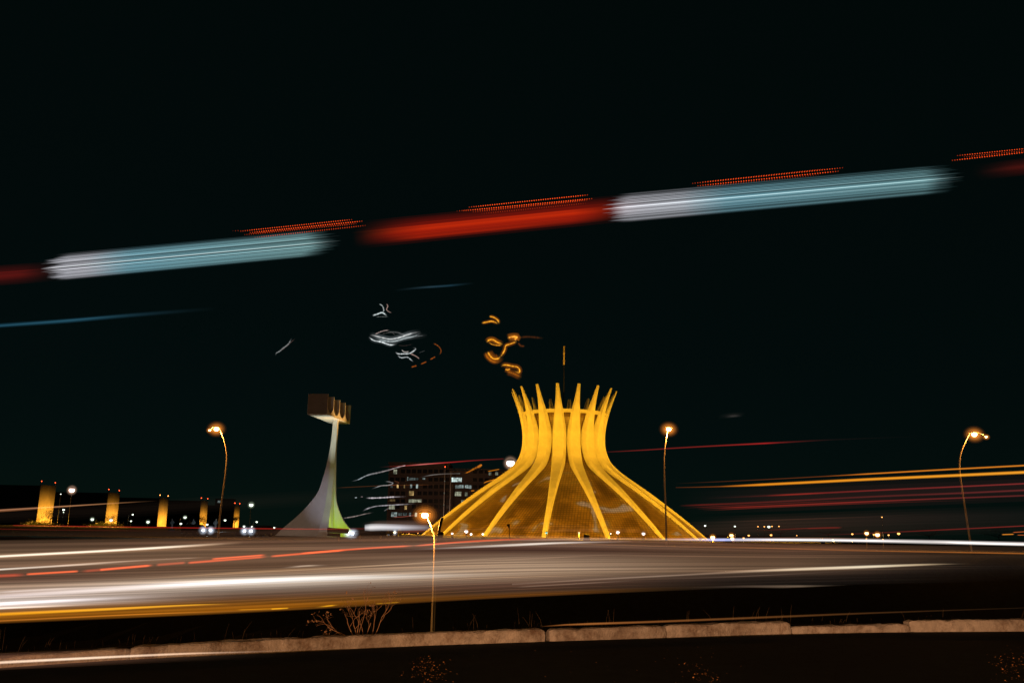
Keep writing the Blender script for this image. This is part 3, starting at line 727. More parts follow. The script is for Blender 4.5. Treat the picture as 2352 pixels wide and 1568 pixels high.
TL = [(118, 1170, 560, 9, 'spreading dark tree crossing the foot of the leftmost orange slab'), (78, 1183, 560, 10, 'low dark tree left of the leftmost orange slab'), (150, 1190, 560, 9, 'low dark tree under the bright pinkish mast lamp'),
      (238, 1184, 620, 9, 'dark tree at the left foot of the second orange slab'), (262, 1180, 620, 9, 'taller dark tree at the right foot of the second orange slab'), (205, 1196, 560, 10, 'low dark tree between the first and second slabs'),
      (320, 1194, 700, 12, 'dark tree between the second and third slabs'), (355, 1201, 700, 9, 'dark tree left of the middle slab foot'), (388, 1200, 700, 9, 'dark tree right of the middle slab foot'),
      (459, 1182, 760, 7, 'dark tree veiling the lower left of the fourth slab'), (470, 1190, 740, 7, 'dark tree veiling the lower right of the fourth slab'), (540, 1183, 860, 6, 'dark tree veiling the foot of the farthest slab'), (500, 1200, 700, 9, 'low dark tree between fourth and farthest slabs'),
      (610, 1203, 600, 12, 'low dark tree left of the bell tower foot'), (20, 1192, 500, 12, 'low dark tree at the far left edge'), (1790, 1205, 500, 16, 'low dark tree line clump right of the cathedral'), (1900, 1208, 500, 14, 'low dark tree left of the right lamp cluster'), (2130, 1210, 480, 16, 'low dark tree right of the right lamp cluster'), (2290, 1212, 480, 15, 'low dark tree at the far right edge')]
for i, (px, py, d, rw, lab) in enumerate(TL): tpx(px, py, d, rw, lab, 100 + i)
# orange light pooling on the lawn before the two nearest slabs
for px, d in ((91, 430), (243, 430)):
    p = at(px, 1216, d); spot('lawn_flood', (p.x, d + 6, 2.5), (p.x, d - 4, 0), 60000, (1, .42, .04), 140, .8, .5)
for (px, w_, lab) in ((91, 9, 'low hedge lit orange below the leftmost orange slab'), (243, 9, 'low hedge lit bright orange below the second orange slab')):
    p = at(px, 1217, 425); random.seed(int(px)); h_ = empty('hedge', (p.x, 425, 0)); tag(h_, lab, 'hedge')
    c = MB()
    for j in range(1600):
        q = Vector((random.gauss(0, w_ * .42), random.uniform(-.6, .6), abs(random.gauss(0, .9)) + .1)); s = .22
        u = Vector((random.uniform(-1, 1), random.uniform(-1, 1), random.uniform(-1, 1))).normalized() * s; v_ = u.cross(Vector((random.random(), random.random(), .5))).normalized() * s
        i0 = len(c.v); c.v += [q - u, q + v_, q + u, q - v_]; c.f.append((i0, i0+1, i0+2, i0+3))
    c.build('foliage', M_leaf, h_)
    MB().tube([(-w_ * .8, 0, .2), (w_ * .8, 0, .2)], .1, 5).build('stem', M_bark, h_)
    spot('hedge_flood', (p.x, 417, .8), (p.x, 425, .8), 6500, (1, .42, .03), 110, .6, .4)

# distant buildings that carry the small pale windows on the left
random.seed(11)
for (px, py, wpx, d, lab) in ((195, 1143, 30, 900, 'dark far building with a pair of pale windows between first and second slabs'), (434, 1163, 26, 1300, 'dark far building with one pale window left of the fourth slab'), (515, 1148, 40, 1500, 'dark far building with pale windows right of the fourth slab')):
    p = at(px, py, d); q = d / F; r = empty('far_building', (p.x, d, 0)); tag(r, lab, 'building')
    hw = wpx * q / 2; MB().box(-hw, hw, 0, 14, 0, p.z + 2 * q).build('wall', M_mindark, r)
    MB().box(-hw - .4, hw + .4, -.4, 14.4, p.z + 2*q + .003, p.z + 2*q + .8).build('roof', M_mindark, r)
    for (wx, wy) in (((191, 1147), (199.5, 1147), (189, 1185)) if px == 195 else (((434, 1168),) if px == 434 else ((525, 1173), (503, 1151.5), (531, 1180)))):
        c_ = at(wx, wy, d); window(r, c_.x - p.x - 3 * q, c_.x - p.x + 3 * q, c_.z - 2.4 * q, c_.z + 2.4 * q, -.01, winmat('w', .22 if wx != 525 else .6))

# ================================================================== KERB STONES, BUSH, GRASS
def kerb_mat(k):
    m = mat('kerb_concrete', (0.50, 0.43, 0.37), 0.9, nscale=9, namp=0.22, bump=0.9, bscale=45)
    t = m.node_tree; b = t.nodes['Principled BSDF']; tc = t.nodes.new('ShaderNodeTexCoord'); n = t.nodes.new('ShaderNodeTexNoise'); n.inputs['Scale'].default_value = 2.7; n.inputs['Detail'].default_value = 10; n.inputs['Roughness'].default_value = .75
    t.links.new(tc.outputs['Object'], n.inputs[0]); r = t.nodes.new('ShaderNodeValToRGB'); t.links.new(n.outputs[0], r.inputs[0]); r.color_ramp.elements[0].position = .33; r.color_ramp.elements[1].position = .52
    r.color_ramp.elements[0].color = (.35, .26, .2, 1); r.color_ramp.elements[1].color = (1, 1, 1, 1)
    old = b.inputs['Base Color'].links[0].from_socket; mx = t.nodes.new('ShaderNodeMix'); mx.data_type = 'RGBA'; mx.blend_type = 'MULTIPLY'; mx.inputs[0].default_value = 1
    t.links.new(old, mx.inputs[6]); t.links.new(r.outputs[0], mx.inputs[7]); t.links.new(mx.outputs[2], b.inputs['Base Color'])
    return m
M_kerb = kerb_mat(0)
def s_of_px(px, z=0.08):
    lo, hi = -40.0, 60.0
    for _ in range(60):
        mid = (lo + hi) / 2; p = kp(mid, 0, z); v = RM.transposed() @ (p - Vector((0, 0, CAM_Z)))
        x = 1176 + F * v.x / -v.z if v.z < 0 else -1e6
        if x < px: lo = mid
        else: hi = mid
    return lo
def kerb_stone(s0, s1, h, w_, label, tilt=0.0, dz=0.0, chip=.5, seed=0):
    random.seed(seed); L = s1 - s0; n = max(6, int(L / .035)); b = MB()
    ring_ = 14
    mid = kp((s0 + s1) / 2, 0)
    for i in range(n + 1):
        s = -L / 2 + L * i / n
        prof = [(0, -.08), (0, .0), (.0, h * .35), (.004, h * .65), (.008, h * .85), (.02, h * .97), (.05, h), (w_ * .4, h), (w_ * .7, h), (w_ - .03, h), (w_, h * .95), (w_, h * .6), (w_, 0), (w_, -.08)]
        e = min(i, n - i); er = .018 if e == 0 else (.006 if e == 1 else 0)
        for (t_, z_) in prof:
            q = Vector((s * 5, t_ * 9, z_ * 12 + seed * 7.3)); nn = noise.noise(q) * .012 + noise.noise(q * 3.1) * .007
            ch = max(0, noise.noise(Vector((s * 3.3 + seed, t_ * 4, 3.7))) - .18) * .12 * chip * (1 if z_ > h * .6 else .15)
            tt = t_ + (nn if t_ < w_ * .5 else -nn) + er * (1 if t_ < w_/2 else -1); zz = z_ + (nn * .9 - ch - er if z_ > h * .5 else 0) + tilt * s
            sag = 0
            b.v.append(kp(s + (s0 + s1) / 2, tt, zz) - mid)
    m_ = ring_
    for i in range(n):
        for k in range(m_ - 1):
            a = i*m_ + k; b.f.append((a, a + m_, a + m_ + 1, a + 1))
    b.f.append(tuple(range(m_))); b.f.append(tuple(range((n+1)*m_ - 1, n*m_ - 1, -1)))
    o = b.build('kerb_stone', M_kerb, None, False); o.location = mid + Vector((0, 0, dz))
    tag(o, label, 'kerb stone', 'weathered concrete kerb stones')
S = [s_of_px(p) for p in (-120, 300, 1253, 1264, 1531, 1533, 1818, 1822, 2092, 2094, 2600)]
kerb_stone(S[0], S[1] - .003, .085, .16, 'pale kerb stone at the far left with a white light streak crossing it', 0.012, 0, .3, 1)
kerb_stone(S[1], S[2], .118, .16, 'longest pale kerb stone, in front of the bare bush', 0.0075, 0, .7, 2)
kerb_stone(S[3], S[4], .128, .15, 'short kerb stone just right of the dark gap', 0.0, 0, .9, 3)
kerb_stone(S[5], S[6], .138, .15, 'tall squared kerb stone before the step down', 0.004, .0, .4, 4)
kerb_stone(S[7], S[8], .100, .15, 'lower sunken browner kerb stone right of the step', 0.01, -.01, 1.2, 5)
kerb_stone(S[9], S[10], .150, .16, 'tall bright kerb stone at the right edge', 0.004, 0, .8, 6)

# bare bush
random.seed(21)
bp = at(845, 1452, 9.0); bush = empty('bare_bush', tuple(kp(s_of_px(845), .42, .05))); bush.scale = (1.15, 1.15, 1.2); tag(bush, 'leafless orange-lit bush behind the longest kerb stone', 'bush')
tw = MB(); lf = MB()
def branch(p, dr, l, r, dep):
    pts = [p]; q = p.copy(); dd = dr.copy()
    for k in range(4):
        dd = (dd + Vector((random.gauss(0, .16), random.gauss(0, .16), random.gauss(.02, .1)))).normalized(); q = q + dd * l / 4; pts.append(q.copy())
    tw.tube(pts, [lerp(r, r * .6, k / 4) for k in range(5)], 5)
    if dep > 0:
        for k in range(random.choice((1, 2, 3))):
            st = pts[random.choice((2, 3, 4))]; nd = (dd + Vector((random.gauss(0, .55), random.gauss(0, .3), random.gauss(0.05, .35)))).normalized()
            branch(st, nd, l * random.uniform(.55, .8), r * .55, dep - 1)
    else:
        for k in range(1):
            u = Vector((random.gauss(0, .006), random.gauss(0, .006), random.gauss(0, .006))); v_ = Vector((random.gauss(0, .005), .002, random.gauss(0, .005)))
            i0 = len(lf.v); c = pts[-1] + Vector((random.gauss(0, .01), 0, random.gauss(0, .01))); lf.v += [c - u, c + v_, c + u, c - v_]; lf.f.append((i0, i0+1, i0+2, i0+3))
for (bx, ax_, l) in ((0.0, -.05, .24), (-.05, -.5, .20), (-.08, -1.6, .17), (.03, .25, .17), (.10, .75, .18), (.13, 1.0, .2), (-.12, -2.6, .2), (.0, .1, .27), (-.02, -.25, .16), (.06, .5, .14)):
    branch(Vector((bx, random.uniform(-.06, .06), 0)), Vector((ax_ * .7, random.uniform(-.1, .1), 1)).normalized(), l, .0045, 4)
tw.build('branches', M_twig, bush); lf.build('leaves', M_twig, bush)
# dry grass stalks
random.seed(5); gs = MB()
for k in range(650):
    px = random.uniform(-50, 2400); s = s_of_px(px); t_ = random.uniform(.2, .9) ; p = kp(s, t_, .03)
    dens = 1.0 if 1200 < px < 1900 else .35
    if random.random() > dens: continue
    h = random.uniform(.04, .12) if random.random() < .9 else random.uniform(.15, .28)
    ln_ = random.gauss(0, .25)
    gs.tube([p, p + Vector((ln_ * h * .4, 0, h * .6)), p + Vector((ln_ * h, 0, h))], [.0016, .0012, .0006], 3)
o = gs.build('dry_grass', M_stalk); tag(o, 'sparse dry grass stalks growing behind the kerb', 'grass', kind='stuff')
# fallen leaves on the near road
random.seed(9); lt = MB()
for (cx_, cy_, sx_, sy_, n) in ((985, 1545, 26, 22, 170), (2335, 1530, 30, 28, 170), (1600, 1530, 25, 22, 45), (1450, 1545, 260, 20, 25), (1620, 1556, 14, 10, 20), (1350, 1500, 500, 20, 12)):
    for k in range(n):
        px, py = random.gauss(cx_, sx_), random.gauss(cy_, sy_)
        if py < 1482: continue
        p = ground_px(px, py, .004); s = random.uniform(.004, .011); a = random.random() * pi; up = Vector((0, 0, 1))
        u = Vector((cos(a), sin(a), random.uniform(-.3, .5))) * s; v_ = Vector((-sin(a), cos(a), random.uniform(-.2, .7))) * s * .6; p.z += .006
        i0 = len(lt.v); lt.v += [p - u, p - v_, p + u, p + v_]; lt.f.append((i0, i0+1, i0+2, i0+3))
o = lt.build('fallen_leaves', M_litter); tag(o, 'scattered small dry leaves lit orange on the dark near road', 'leaves', kind='stuff')
# headlamps of the traffic on the near road light the kerb's face
for (x, y, tx) in ((-7, -4.5, -4.0), (-1, -1.5, -.5), (2.5, 0.0, 4.5), (7, 1.5, 9)):
    spot('near_headlamp', (x, y, .42), tuple(kp(tx, 0, .15)), 1150, (1.0, .52, .26), 78, .9, .15)
spot('bush_light', (4.5, 3.0, 2.6), tuple(bush.location + Vector((0, 0, .25))), 130, (1.0, .42, .08), 26, .6, .1)

spot('leaf_fill_spot', (0.5, -3, 8), (0.5, 8, 0), 600, (1.0, .42, .08), 110, .8, .3)  # unseen overhead spot added to light the fallen leaves
# ================================================================== LIGHT TRAILS
def strand(mb, pts, rads, cols, nest=3, n=4):
    "glowing strand: nested tubes so that its light falls off towards its edge"
    Yv = Vector((0, 1, 0)); m = len(pts)
    fr = []
    for i in range(m):
        t = (pts[min(i+1, m-1)] - pts[max(i-1, 0)]); t.y = 0
        if t.length < 1e-9: t = Vector((1, 0, 0))
        t.normalize(); fr.append(t.cross(Yv).normalized())
    for q in range(nest):
        k = (q + 1) / nest; b = len(mb.v)
        for i in range(m):
            u = fr[i]
            for j in range(n):
                a = 2*pi*(j + .0) / n
                mb.v.append(pts[i] + (u * cos(a) + Yv * sin(a)) * rads[i] * k)
                c = cols[i]; f = .5 / nest; mb.c.append((c[0]*f, c[1]*f, c[2]*f))
        for i in range(m - 1):
            for j in range(n):
                a, c = b + i*n + j, b + i*n + (j+1) % n
                mb.f.append((a, a + n, c + n, c))
def line_pts(kpts, d, n=24):
    "kpts [(px,py)] ; d number or (d0,d1)"
    L = [0]
    for a, b in zip(kpts, kpts[1:]): L.append(L[-1] + math.hypot(b[0]-a[0], b[1]-a[1]))
    tx = [(l, p[0]) for l, p in zip(L, kpts)]; ty = [(l, p[1]) for l, p in zip(L, kpts)]; out = []
    for i in range(n + 1):
        l = L[-1] * i / n; k = i / n
        dd = d if not isinstance(d, tuple) else lerp(d[0], d[1], k)
        out.append((at(smooth_interp(tx, l), smooth_interp(ty, l), dd), dd, k))
    return out
def add_line(mb, kpts, d, wpx, stops, gain=1.0, nest=3, n=24, wob=0.0):
    "stops [(k,(r,g,b))] sRGB; wpx width in px or stops"
    # a trail that leaves the view goes on along its road beyond it
    kpts = list(kpts); L = sum(math.hypot(b[0]-a[0], b[1]-a[1]) for a, b in zip(kpts, kpts[1:])); e0 = e1 = 0.0; X_ = 800.0
    if kpts[0][0] <= -39:
        a, b = kpts[0], kpts[1]; m = (b[1]-a[1]) / (b[0]-a[0]); kpts.insert(0, (a[0]-X_, a[1]-m*X_)); e0 = X_ * sqrt(1+m*m)
    if kpts[-1][0] >= 2399:
        a, b = kpts[-2], kpts[-1]; m = (b[1]-a[1]) / (b[0]-a[0]); kpts.append((b[0]+X_, b[1]+m*X_)); e1 = X_ * sqrt(1+m*m)
    if e0 or e1:
        T = L + e0 + e1; rm = lambda tab: [((k*L + e0) / T, v) for k, v in tab]
        stops = rm(stops); n += 10
        if isinstance(wpx, list): wpx = rm(wpx)
        if isinstance(d, tuple): sl = (d[1]-d[0]) / L; d = (d[0] - sl*e0, d[1] + sl*e1)
    P_ = line_pts(kpts, d, n); pts, rads, cols = [], [], []
    for p, dd, k in P_:
        wv = wpx if not isinstance(wpx, list) else interp(wpx, k)
        c = lin(interp(stops, k)); j = 1 + wob * (random.random() - .5)
        pts.append(p); rads.append(max(.0004, wv * dd / F / 2) * (1 + .8 * wob * (random.random() - .4))); cols.append((c[0]*gain*j, c[1]*gain*j, c[2]*gain*j))
    strand(mb, pts, rads, cols, nest)
def trail(label, lines, group=None, name='light_trail'):
    root = None
    for l in lines:
        mb = MB()
        if isinstance(l[0], list): add_line(mb, *l); p_ = l[0][0]; dd = l[1]          # bare argument tuple
        else: add_line(mb, *l[0], **(l[1] if len(l) > 1 else {})); p_ = l[0][0][0]; dd = l[0][1]
        if len(lines) > 1 and root is None:
            root = empty(name, at(p_[0], p_[1], dd[0] if isinstance(dd, tuple) else dd)); off = root.location.copy()
        if root: mb.v = [v - off for v in mb.v]
        o = mb.build('strand' if root else name, M_trail, root)
    o = root or o
    tag(o, label, 'light trail', group); return o
K = (0, 0, 0)
def ends(c, a=.12, b=.88): return [(0, K), (a, c), (b, c), (1, K)]

# ---- broad blurred band of passing traffic
TOP = [(-900, 1246), (-60, 1241), (0, 1240), (588, 1232), (1176, 1229), (1764, 1246), (2352, 1255), (2420, 1256), (3300, 1262)]
BOT = [(-900, 1480), (-60, 1434), (0, 1431), (588, 1405), (1176, 1372), (1764, 1348), (2352, 1333), (2420, 1331), (3300, 1305)]
C0 = [(0,(48,36,27)),(.08,(70,54,42)),(.18,(92,73,57)),(.30,(88,69,55)),(.40,(78,59,47)),(.47,(72,52,42)),(.55,(118,99,84)),(.65,(148,132,122)),(.72,(172,162,157)),(.79,(182,172,168)),(.84,(118,84,55)),(.9,(118,72,14)),(.97,(95,56,9)),(1,(40,22,5))]
C1 = [(0,(45,30,20)),(.08,(80,59,46)),(.2,(88,69,54)),(.3,(84,64,50)),(.4,(74,55,42)),(.5,(106,88,72)),(.57,(168,158,148)),(.65,(146,137,128)),(.72,(104,90,80)),(.8,(72,51,36)),(.88,(100,62,18)),(.95,(112,66,8)),(1,(50,29,5))]
C2 = [(0,(66,48,34)),(.05,(74,52,38)),(.15,(88,69,59)),(.22,(58,38,31)),(.3,(74,58,48)),(.42,(124,105,88)),(.55,(130,112,95)),(.65,(114,95,78)),(.72,(103,84,70)),(.8,(70,50,40)),(.9,(54,38,28)),(.97,(70,40,10)),(1,(28,17,8))]
C3 = [(0,(60,38,26)),(.2,(68,50,39)),(.4,(74,57,44)),(.6,(76,60,47)),(.7,(50,39,32)),(.8,(28,22,19)),(.9,(20,16,14)),(1,(4,4,4))]
C4 = [(0,(26,18,12)),(.3,(22,16,12)),(.6,(9,8,8)),(1,(0,0,0))]
CT = [(-60, C0), (0, C0), (588, C1), (1176, C2), (1764, C3), (2352, C4), (2420, C4)]
def band_col(x, t):
    for (xa, ca), (xb, cb) in zip(CT, CT[1:]):
        if x <= xb:
            k = (x - xa) / (xb - xa); k = k*k*(3 - 2*k); a, b = interp(ca, t), interp(cb, t); return tuple(lerp(p, q, k) for p, q in zip(a, b))
    return interp(C4, t)
def band(t0, t1, label, N, d, seed):
    random.seed(seed); mb = MB(); xs = [-900 + 4200 * i / 76 for i in range(77)]
    for r in range(N):
        t = lerp(t0, t1, (r + .5) / N); g = random.uniform(.55, 1.45); ph = random.uniform(0, 100); dj = d + random.uniform(-1.2, 1.2)
        pts, rads, cols = [], [], []
        for x in xs:
            y0, y1 = smooth_interp(TOP, x), smooth_interp(BOT, x); y = lerp(y0, y1, t); hh_ = (y1 - y0) * (t1 - t0) / N
            c = lin(band_col(x, t)); k = g * (1 + .45 * noise.noise(Vector((x * .0022, ph, t * 2))))
            pts.append(at(x, y, dj)); rads.append(hh_ * 1.15 * dj / F); cols.append(tuple(q * k * .82 * w_ for q, w_ in zip(c, (1.08, 1.0, .93))))
        strand(mb, pts, rads, cols, 2)
    for r in range(16):                       # finer brighter streaks running inside the band
        t = lerp(t0, t1, random.random()); xc, L = random.uniform(-100, 2000), random.uniform(300, 1100); g = random.uniform(.15, .6); pts, rads, cols = [], [], []
        for i in range(25):
            x = xc + L * i / 24; x = min(2420, x)
            y = lerp(smooth_interp(TOP, x), smooth_interp(BOT, x), t); c = lin(band_col(x, t)); k = g * sin(pi * i / 24)
            pts.append(at(x + i * .01, y, d)); rads.append(random.uniform(1.0, 1.3) * d / F); cols.append(tuple(q * k * f for q, f in zip(c, (1.9, 1.6, 1.35))))
        strand(mb, pts, rads, cols, 2)
    o = mb.build('light_trail', M_trail); tag(o, label, 'light trail', 'blurred bands of passing traffic light')
band(0, .46, 'broad dim brown band of traffic light just below the horizon', 46, 30, 1)
band(.46, .835, 'broad grey-white band of traffic light in the middle of the road', 46, 28.5, 2)
band(.835, 1.0, 'lowest gold-brown band of traffic light above the dark verge', 22, 27, 3)

W = (255, 250, 240); WB = (225, 228, 240)
trail('long thin white headlight trail at the left, top of the white ones', [(([(-50, 1280), (0, 1277), (300, 1261), (560, 1245)], 26, 5.5, [(0, (255,245,225)), (.7, (255,245,225)), (.9, (150,120,95)), (1, K)]),), (([(-50, 1281), (0, 1278), (300, 1262), (600, 1243)], 26, 11, [(0, (120,90,65)), (.7, (110,85,60)), (1, K)]),)])
trail('second thin white headlight trail at the left, above the red one', [(([(-50, 1310), (0, 1307), (200, 1295), (370, 1283)], 26, 4.5, [(0, (240,230,215)), (.6, (190,170,150)), (1, K)]),), (([(100, 1300), (250, 1290), (480, 1279)], 26, 3, ends((120, 100, 85))),)])
trail('dashed red-orange tail light trail crossing the road band from the left edge', [(([(-50, 1324), (60, 1319)], 25, 8, [(0,(170,50,25)),(.8,(170,50,25)),(1,K)]),), (([(60, 1318), (180, 1311)], 25, 5, [(0,(120,40,20)),(.05,(255,100,50)),(.95,(255,100,50)),(1,(120,45,25))]),),
    (([(180, 1312), (355, 1297)], 25, 7, ends((150,50,28))),), (([(228, 1308), (355, 1297)], 25, 5, ends((240,95,50), .02)),), (([(355, 1297), (430, 1291)], 25, 6, ends((170,65,40))),), (([(430, 1292), (620, 1277)], 25, 5.5, ends((220,78,38), .04)),), (([(485, 1283), (615, 1273)], 25, 4, ends((250,95,50), .05)),),
    (([(620, 1277), (800, 1262)], 25, 5, ends((235,85,40), .05)),), (([(690, 1270), (850, 1258), (960, 1252)], 25, 4.5, ends((225,80,38), .05)),), (([(950, 1253), (1060, 1244), (1180, 1238), (1330, 1234)], 25, 4.5, ends((215,70,32), .05, .5)),)])
trail('wide soft white headlight trail through the middle of the left road', [(([(-50, 1373), (0, 1369), (400, 1343), (700, 1329), (1000, 1322), (1300, 1315)], 27, [(0, 12), (.5, 14), (1, 8)], [(0,(120,118,125)),(.35,(205,203,205)),(.6,(190,195,195)),(.85,(70,72,70)),(1,K)]),), (([(300, 1348), (600, 1333), (760, 1327)], 27, 6, ends((190,190,190), .4, .6)),),
    (([(-50, 1362), (0, 1359), (300, 1343)], 27, 5, ends((150,145,145), .2, .5)),)])
trail('bright bluish white headlight trail low at the left edge', [(([(-50, 1390), (0, 1386), (180, 1377), (420, 1366)], 26.5, 8, [(0,(235,235,245)),(.4,(215,212,220)),(1,K)]),), (([(-50, 1399), (0, 1396), (120, 1391), (240, 1386)], 26.5, 5, [(0,(235,228,225)),(.5,(190,180,170)),(1,K)]),)])
trail('golden indicator light trail along the lower edge of the left band', [(([(-50, 1413), (0, 1410), (250, 1398), (430, 1389), (530, 1386)], 25.5, [(0, 8), (.6, 6), (1, 2)], [(0,(225,150,20)),(.5,(235,165,30)),(.9,(210,150,30)),(1,K)]),), (([(540, 1400), (660, 1396)], 25.5, 3, ends((150,100,15))),), (([(620, 1398), (665, 1395.5)], 25.5, 3, ends((210,150,25))),), (([(720, 1394), (780, 1388)], 25.5, 3.4, ends((220,155,25), .5, .7)),), (([(860, 1386), (920, 1382)], 25.5, 2.5, ends((150,105,15))),)])
trail('thin tan light trail bounding the foot of the golden band', [(([(-50, 1428), (0, 1425), (300, 1411), (560, 1402), (900, 1389)], 25.4, 3, [(0,(130,75,30)),(.4,(150,90,30)),(1,K)]),)])
trail('thin tan light trail across the upper middle of the road band', [(([(200, 1335), (500, 1318), (800, 1302), (1176, 1280), (1400, 1270)], 26, 3, [(0,K),(.3,(130,100,70)),(.6,(150,125,100)),(1,K)]),), (([(340, 1327), (600, 1310), (900, 1297)], 26, 3, ends((120,90,60), .4, .6)),), (([(640, 1304), (700, 1299), (760, 1297)], 26, 4, ends((170,150,130), .4, .6)),), (([(970, 1292), (1176, 1284), (1500, 1268)], 26, 3.5, ends((90,70,55), .4, .6)),)])
trail('thin white light trail left of the cathedral foot merging into the long white line', [(([(900, 1263), (1050, 1257), (1176, 1251), (1290, 1246), (1450, 1243)], 26, [(0, 3), (.5, 6), (1, 3)], [(0,K),(.3,(150,140,130)),(.6,(235,228,215)),(.75,(200,190,180)),(1,(60,50,45))]),), (([(760, 1262), (950, 1252), (1176, 1240), (1340, 1236)], 26, 3, ends((110,85,65), .4, .6)),), (([(1120, 1243), (1300, 1238), (1560, 1236)], 26, 5, ends((130,105,90), .3, .7)),)])
trail('bright long white headlight line across the right, just under the horizon', [(([(1440, 1238), (1600, 1238.5), (1891, 1239.5), (2100, 1243), (2352, 1248.5), (2420, 1250)], 70, [(0, 4), (.2, 7), (.5, 8), (.75, 9), (1, 9)], [(0,K),(.1,(140,130,130)),(.2,(185,190,225)),(.4,(210,205,205)),(.8,(230,220,215)),(1,(215,205,200))]),), (([(1620, 1239), (1800, 1239), (2000, 1241), (2160, 1244)], 69, 4, ends((235,230,228), .3, .7)),), (([(2140, 1243), (2250, 1247), (2420, 1251)], 69, 5, [(0,K),(.2,(235,228,220)),(1,(235,228,220))]),), (([(1600, 1239.5), (1650, 1239.3), (1700, 1239.5)], 69, 5, ends((60,100,220), .4, .6)),),
    (([(1560, 1236), (1900, 1235), (2140, 1240)], 69, 2.5, ends((120,85,60), .4, .6)),)])
trail('thin orange light trail sloping down to the right below the long white line', [(([(1450, 1246), (1650, 1254), (1900, 1262), (2100, 1266), (2352, 1270.5), (2420, 1272)], 60, 3, [(0,K),(.3,(95,50,22)),(.7,(150,85,30)),(1,(165,95,35))]),), (([(1700, 1256), (1900, 1258), (2060, 1262)], 60, 6, ends((70,42,26), .4, .6)),)])
trail('pointed white headlight streak in the lower right of the road', [(([(1480, 1326), (1600, 1317), (1764, 1309), (1960, 1302), (2120, 1296), (2230, 1293.5)], 26, [(0, 2), (.3, 6), (.65, 7), (.9, 4), (1, 1)], [(0,K),(.25,(120,95,75)),(.45,(215,195,165)),(.7,(240,225,195)),(.85,(190,165,130)),(1,K)]),), (([(1176, 1341), (1400, 1328), (1650, 1316), (1850, 1308)], 26, 4, [(0,(80,65,55)),(.5,(125,105,90)),(1,K)]),), (([(1500, 1330), (1764, 1320), (2000, 1308)], 26, 3, ends((75,60,50), .4, .5)),)])
trail('faint tan streak under the pointed white one in the lower right', [(([(1550, 1350), (1700, 1346), (1800, 1346), (1960, 1343)], 25.5, [(0, 3), (.6, 7), (1, 1)], [(0,K),(.4,(70,56,46)),(.7,(110,92,75)),(1,K)]),), (([(1176, 1348), (1300, 1341), (1500, 1330)], 25.5, 3, ends((95,78,65), .1, .6)),)])
trail('white headlight streak crossing the left end of the kerb', [(([(-50, 1524), (0, 1520.5), (250, 1508), (430, 1500), (600, 1495), (690, 1490)], (6.6, 7.6), [(0, 7), (.6, 5), (1, 2)], [(0,(235,205,180)),(.3,(255,232,205)),(.65,(220,185,155)),(1,K)]),),
    (([(-50, 1513), (0, 1510), (300, 1499), (560, 1488)], (6.6, 7.6), 20, [(0,(95,62,46)),(.5,(70,45,32)),(1,K)]),), (([(-50, 1532), (0, 1529), (300, 1515), (640, 1500)], (6.6, 7.6), 16, [(0,(80,52,38)),(.5,(55,36,26)),(1,K)]),)])
trail('thin faint golden light trail just above the kerb at the right', [(([(1240, 1438), (1276, 1434.8), (1500, 1427), (1726, 1418), (2000, 1407), (2352, 1395), (2400, 1393)], (10, 12.8), [(0, 2), (.1, 5), (.5, 5), (1, 2)], [(0,K),(.06,(175,105,50)),(.2,(130,78,38)),(.5,(90,55,26)),(.8,(45,28,14)),(1,(25,16,9))]),)])

# ---- tail light and indicator lines above the horizon, right
GT = 'long light lines right of the cathedral'
trail('thickest golden light line at the right, running up to the edge', [(([(1552, 1119), (1652, 1116.8), (1800, 1110), (2000, 1100), (2200, 1091), (2352, 1084), (2420, 1081)], (36, 30), [(0, 2), (.13, 2.5), (.2, 6), (1, 7.5)], [(0,(70,30,8)),(.12,(140,70,15)),(.2,(240,145,25)),(.6,(250,160,35)),(1,(252,165,42))]),)], GT)
trail('thinner golden light line just above the thickest one at the right', [(([(1550, 1110), (1750, 1101), (1935, 1091), (2150, 1079), (2352, 1068.5), (2420, 1065)], (36, 30), [(0, 2), (.45, 2.5), (.5, 3.6), (1, 4)], [(0,K),(.1,(70,30,10)),(.42,(110,52,14)),(.48,(215,120,25)),(1,(225,135,35))]),)], GT)
trail('upper dark red tail light line under the golden ones', [(([(1618, 1144), (1799, 1136), (2000, 1126), (2200, 1117), (2352, 1110), (2420, 1107)], (36, 30), 4, [(0,K),(.2,(70,15,12)),(.25,(165,40,28)),(.35,(110,25,22)),(1,(125,38,38))]),)], GT)
trail('middle dark red tail light line under the golden ones', [(([(1560, 1161), (1750, 1153), (2000, 1140), (2200, 1132), (2420, 1122)], (36, 30), 4.5, [(0,K),(.05,(90,20,15)),(.4,(75,20,18)),(1,(100,32,32))]),), (([(1570, 1166), (1800, 1155), (2100, 1142)], 34, 2.5, ends((80,18,14), .1, .5)),)], GT)
trail('lower dark red tail light line, brightest red of the three', [(([(1600, 1168), (1800, 1160), (2000, 1151), (2200, 1143), (2420, 1135)], (36, 30), 4, [(0,K),(.1,(120,28,18)),(.4,(130,34,26)),(.7,(100,30,28)),(1,(90,30,30))]),), (([(1610, 1172), (1800, 1163), (2000, 1155), (2300, 1146)], 34, 2.5, ends((95,24,18), .1, .5)),)], GT)
trail('short dark red line ending midway above the right horizon', [(([(1697, 1220), (1800, 1215), (1880, 1211.5), (1935, 1210)], 45, 2.6, [(0,K),(.5,(85,18,12)),(.95,(100,20,15)),(1,K)]),), (([(1850, 1213.5), (1935, 1212)], 45, 2, ends((90,18,12))),)], GT)
trail('low dark red line rising to the right edge above the white line', [(([(1800, 1231), (1950, 1226), (2100, 1219), (2250, 1212), (2352, 1207), (2420, 1204)], 45, 2.8, [(0,K),(.3,(70,16,12)),(.6,(110,26,22)),(1,(125,35,30))]),)], GT)
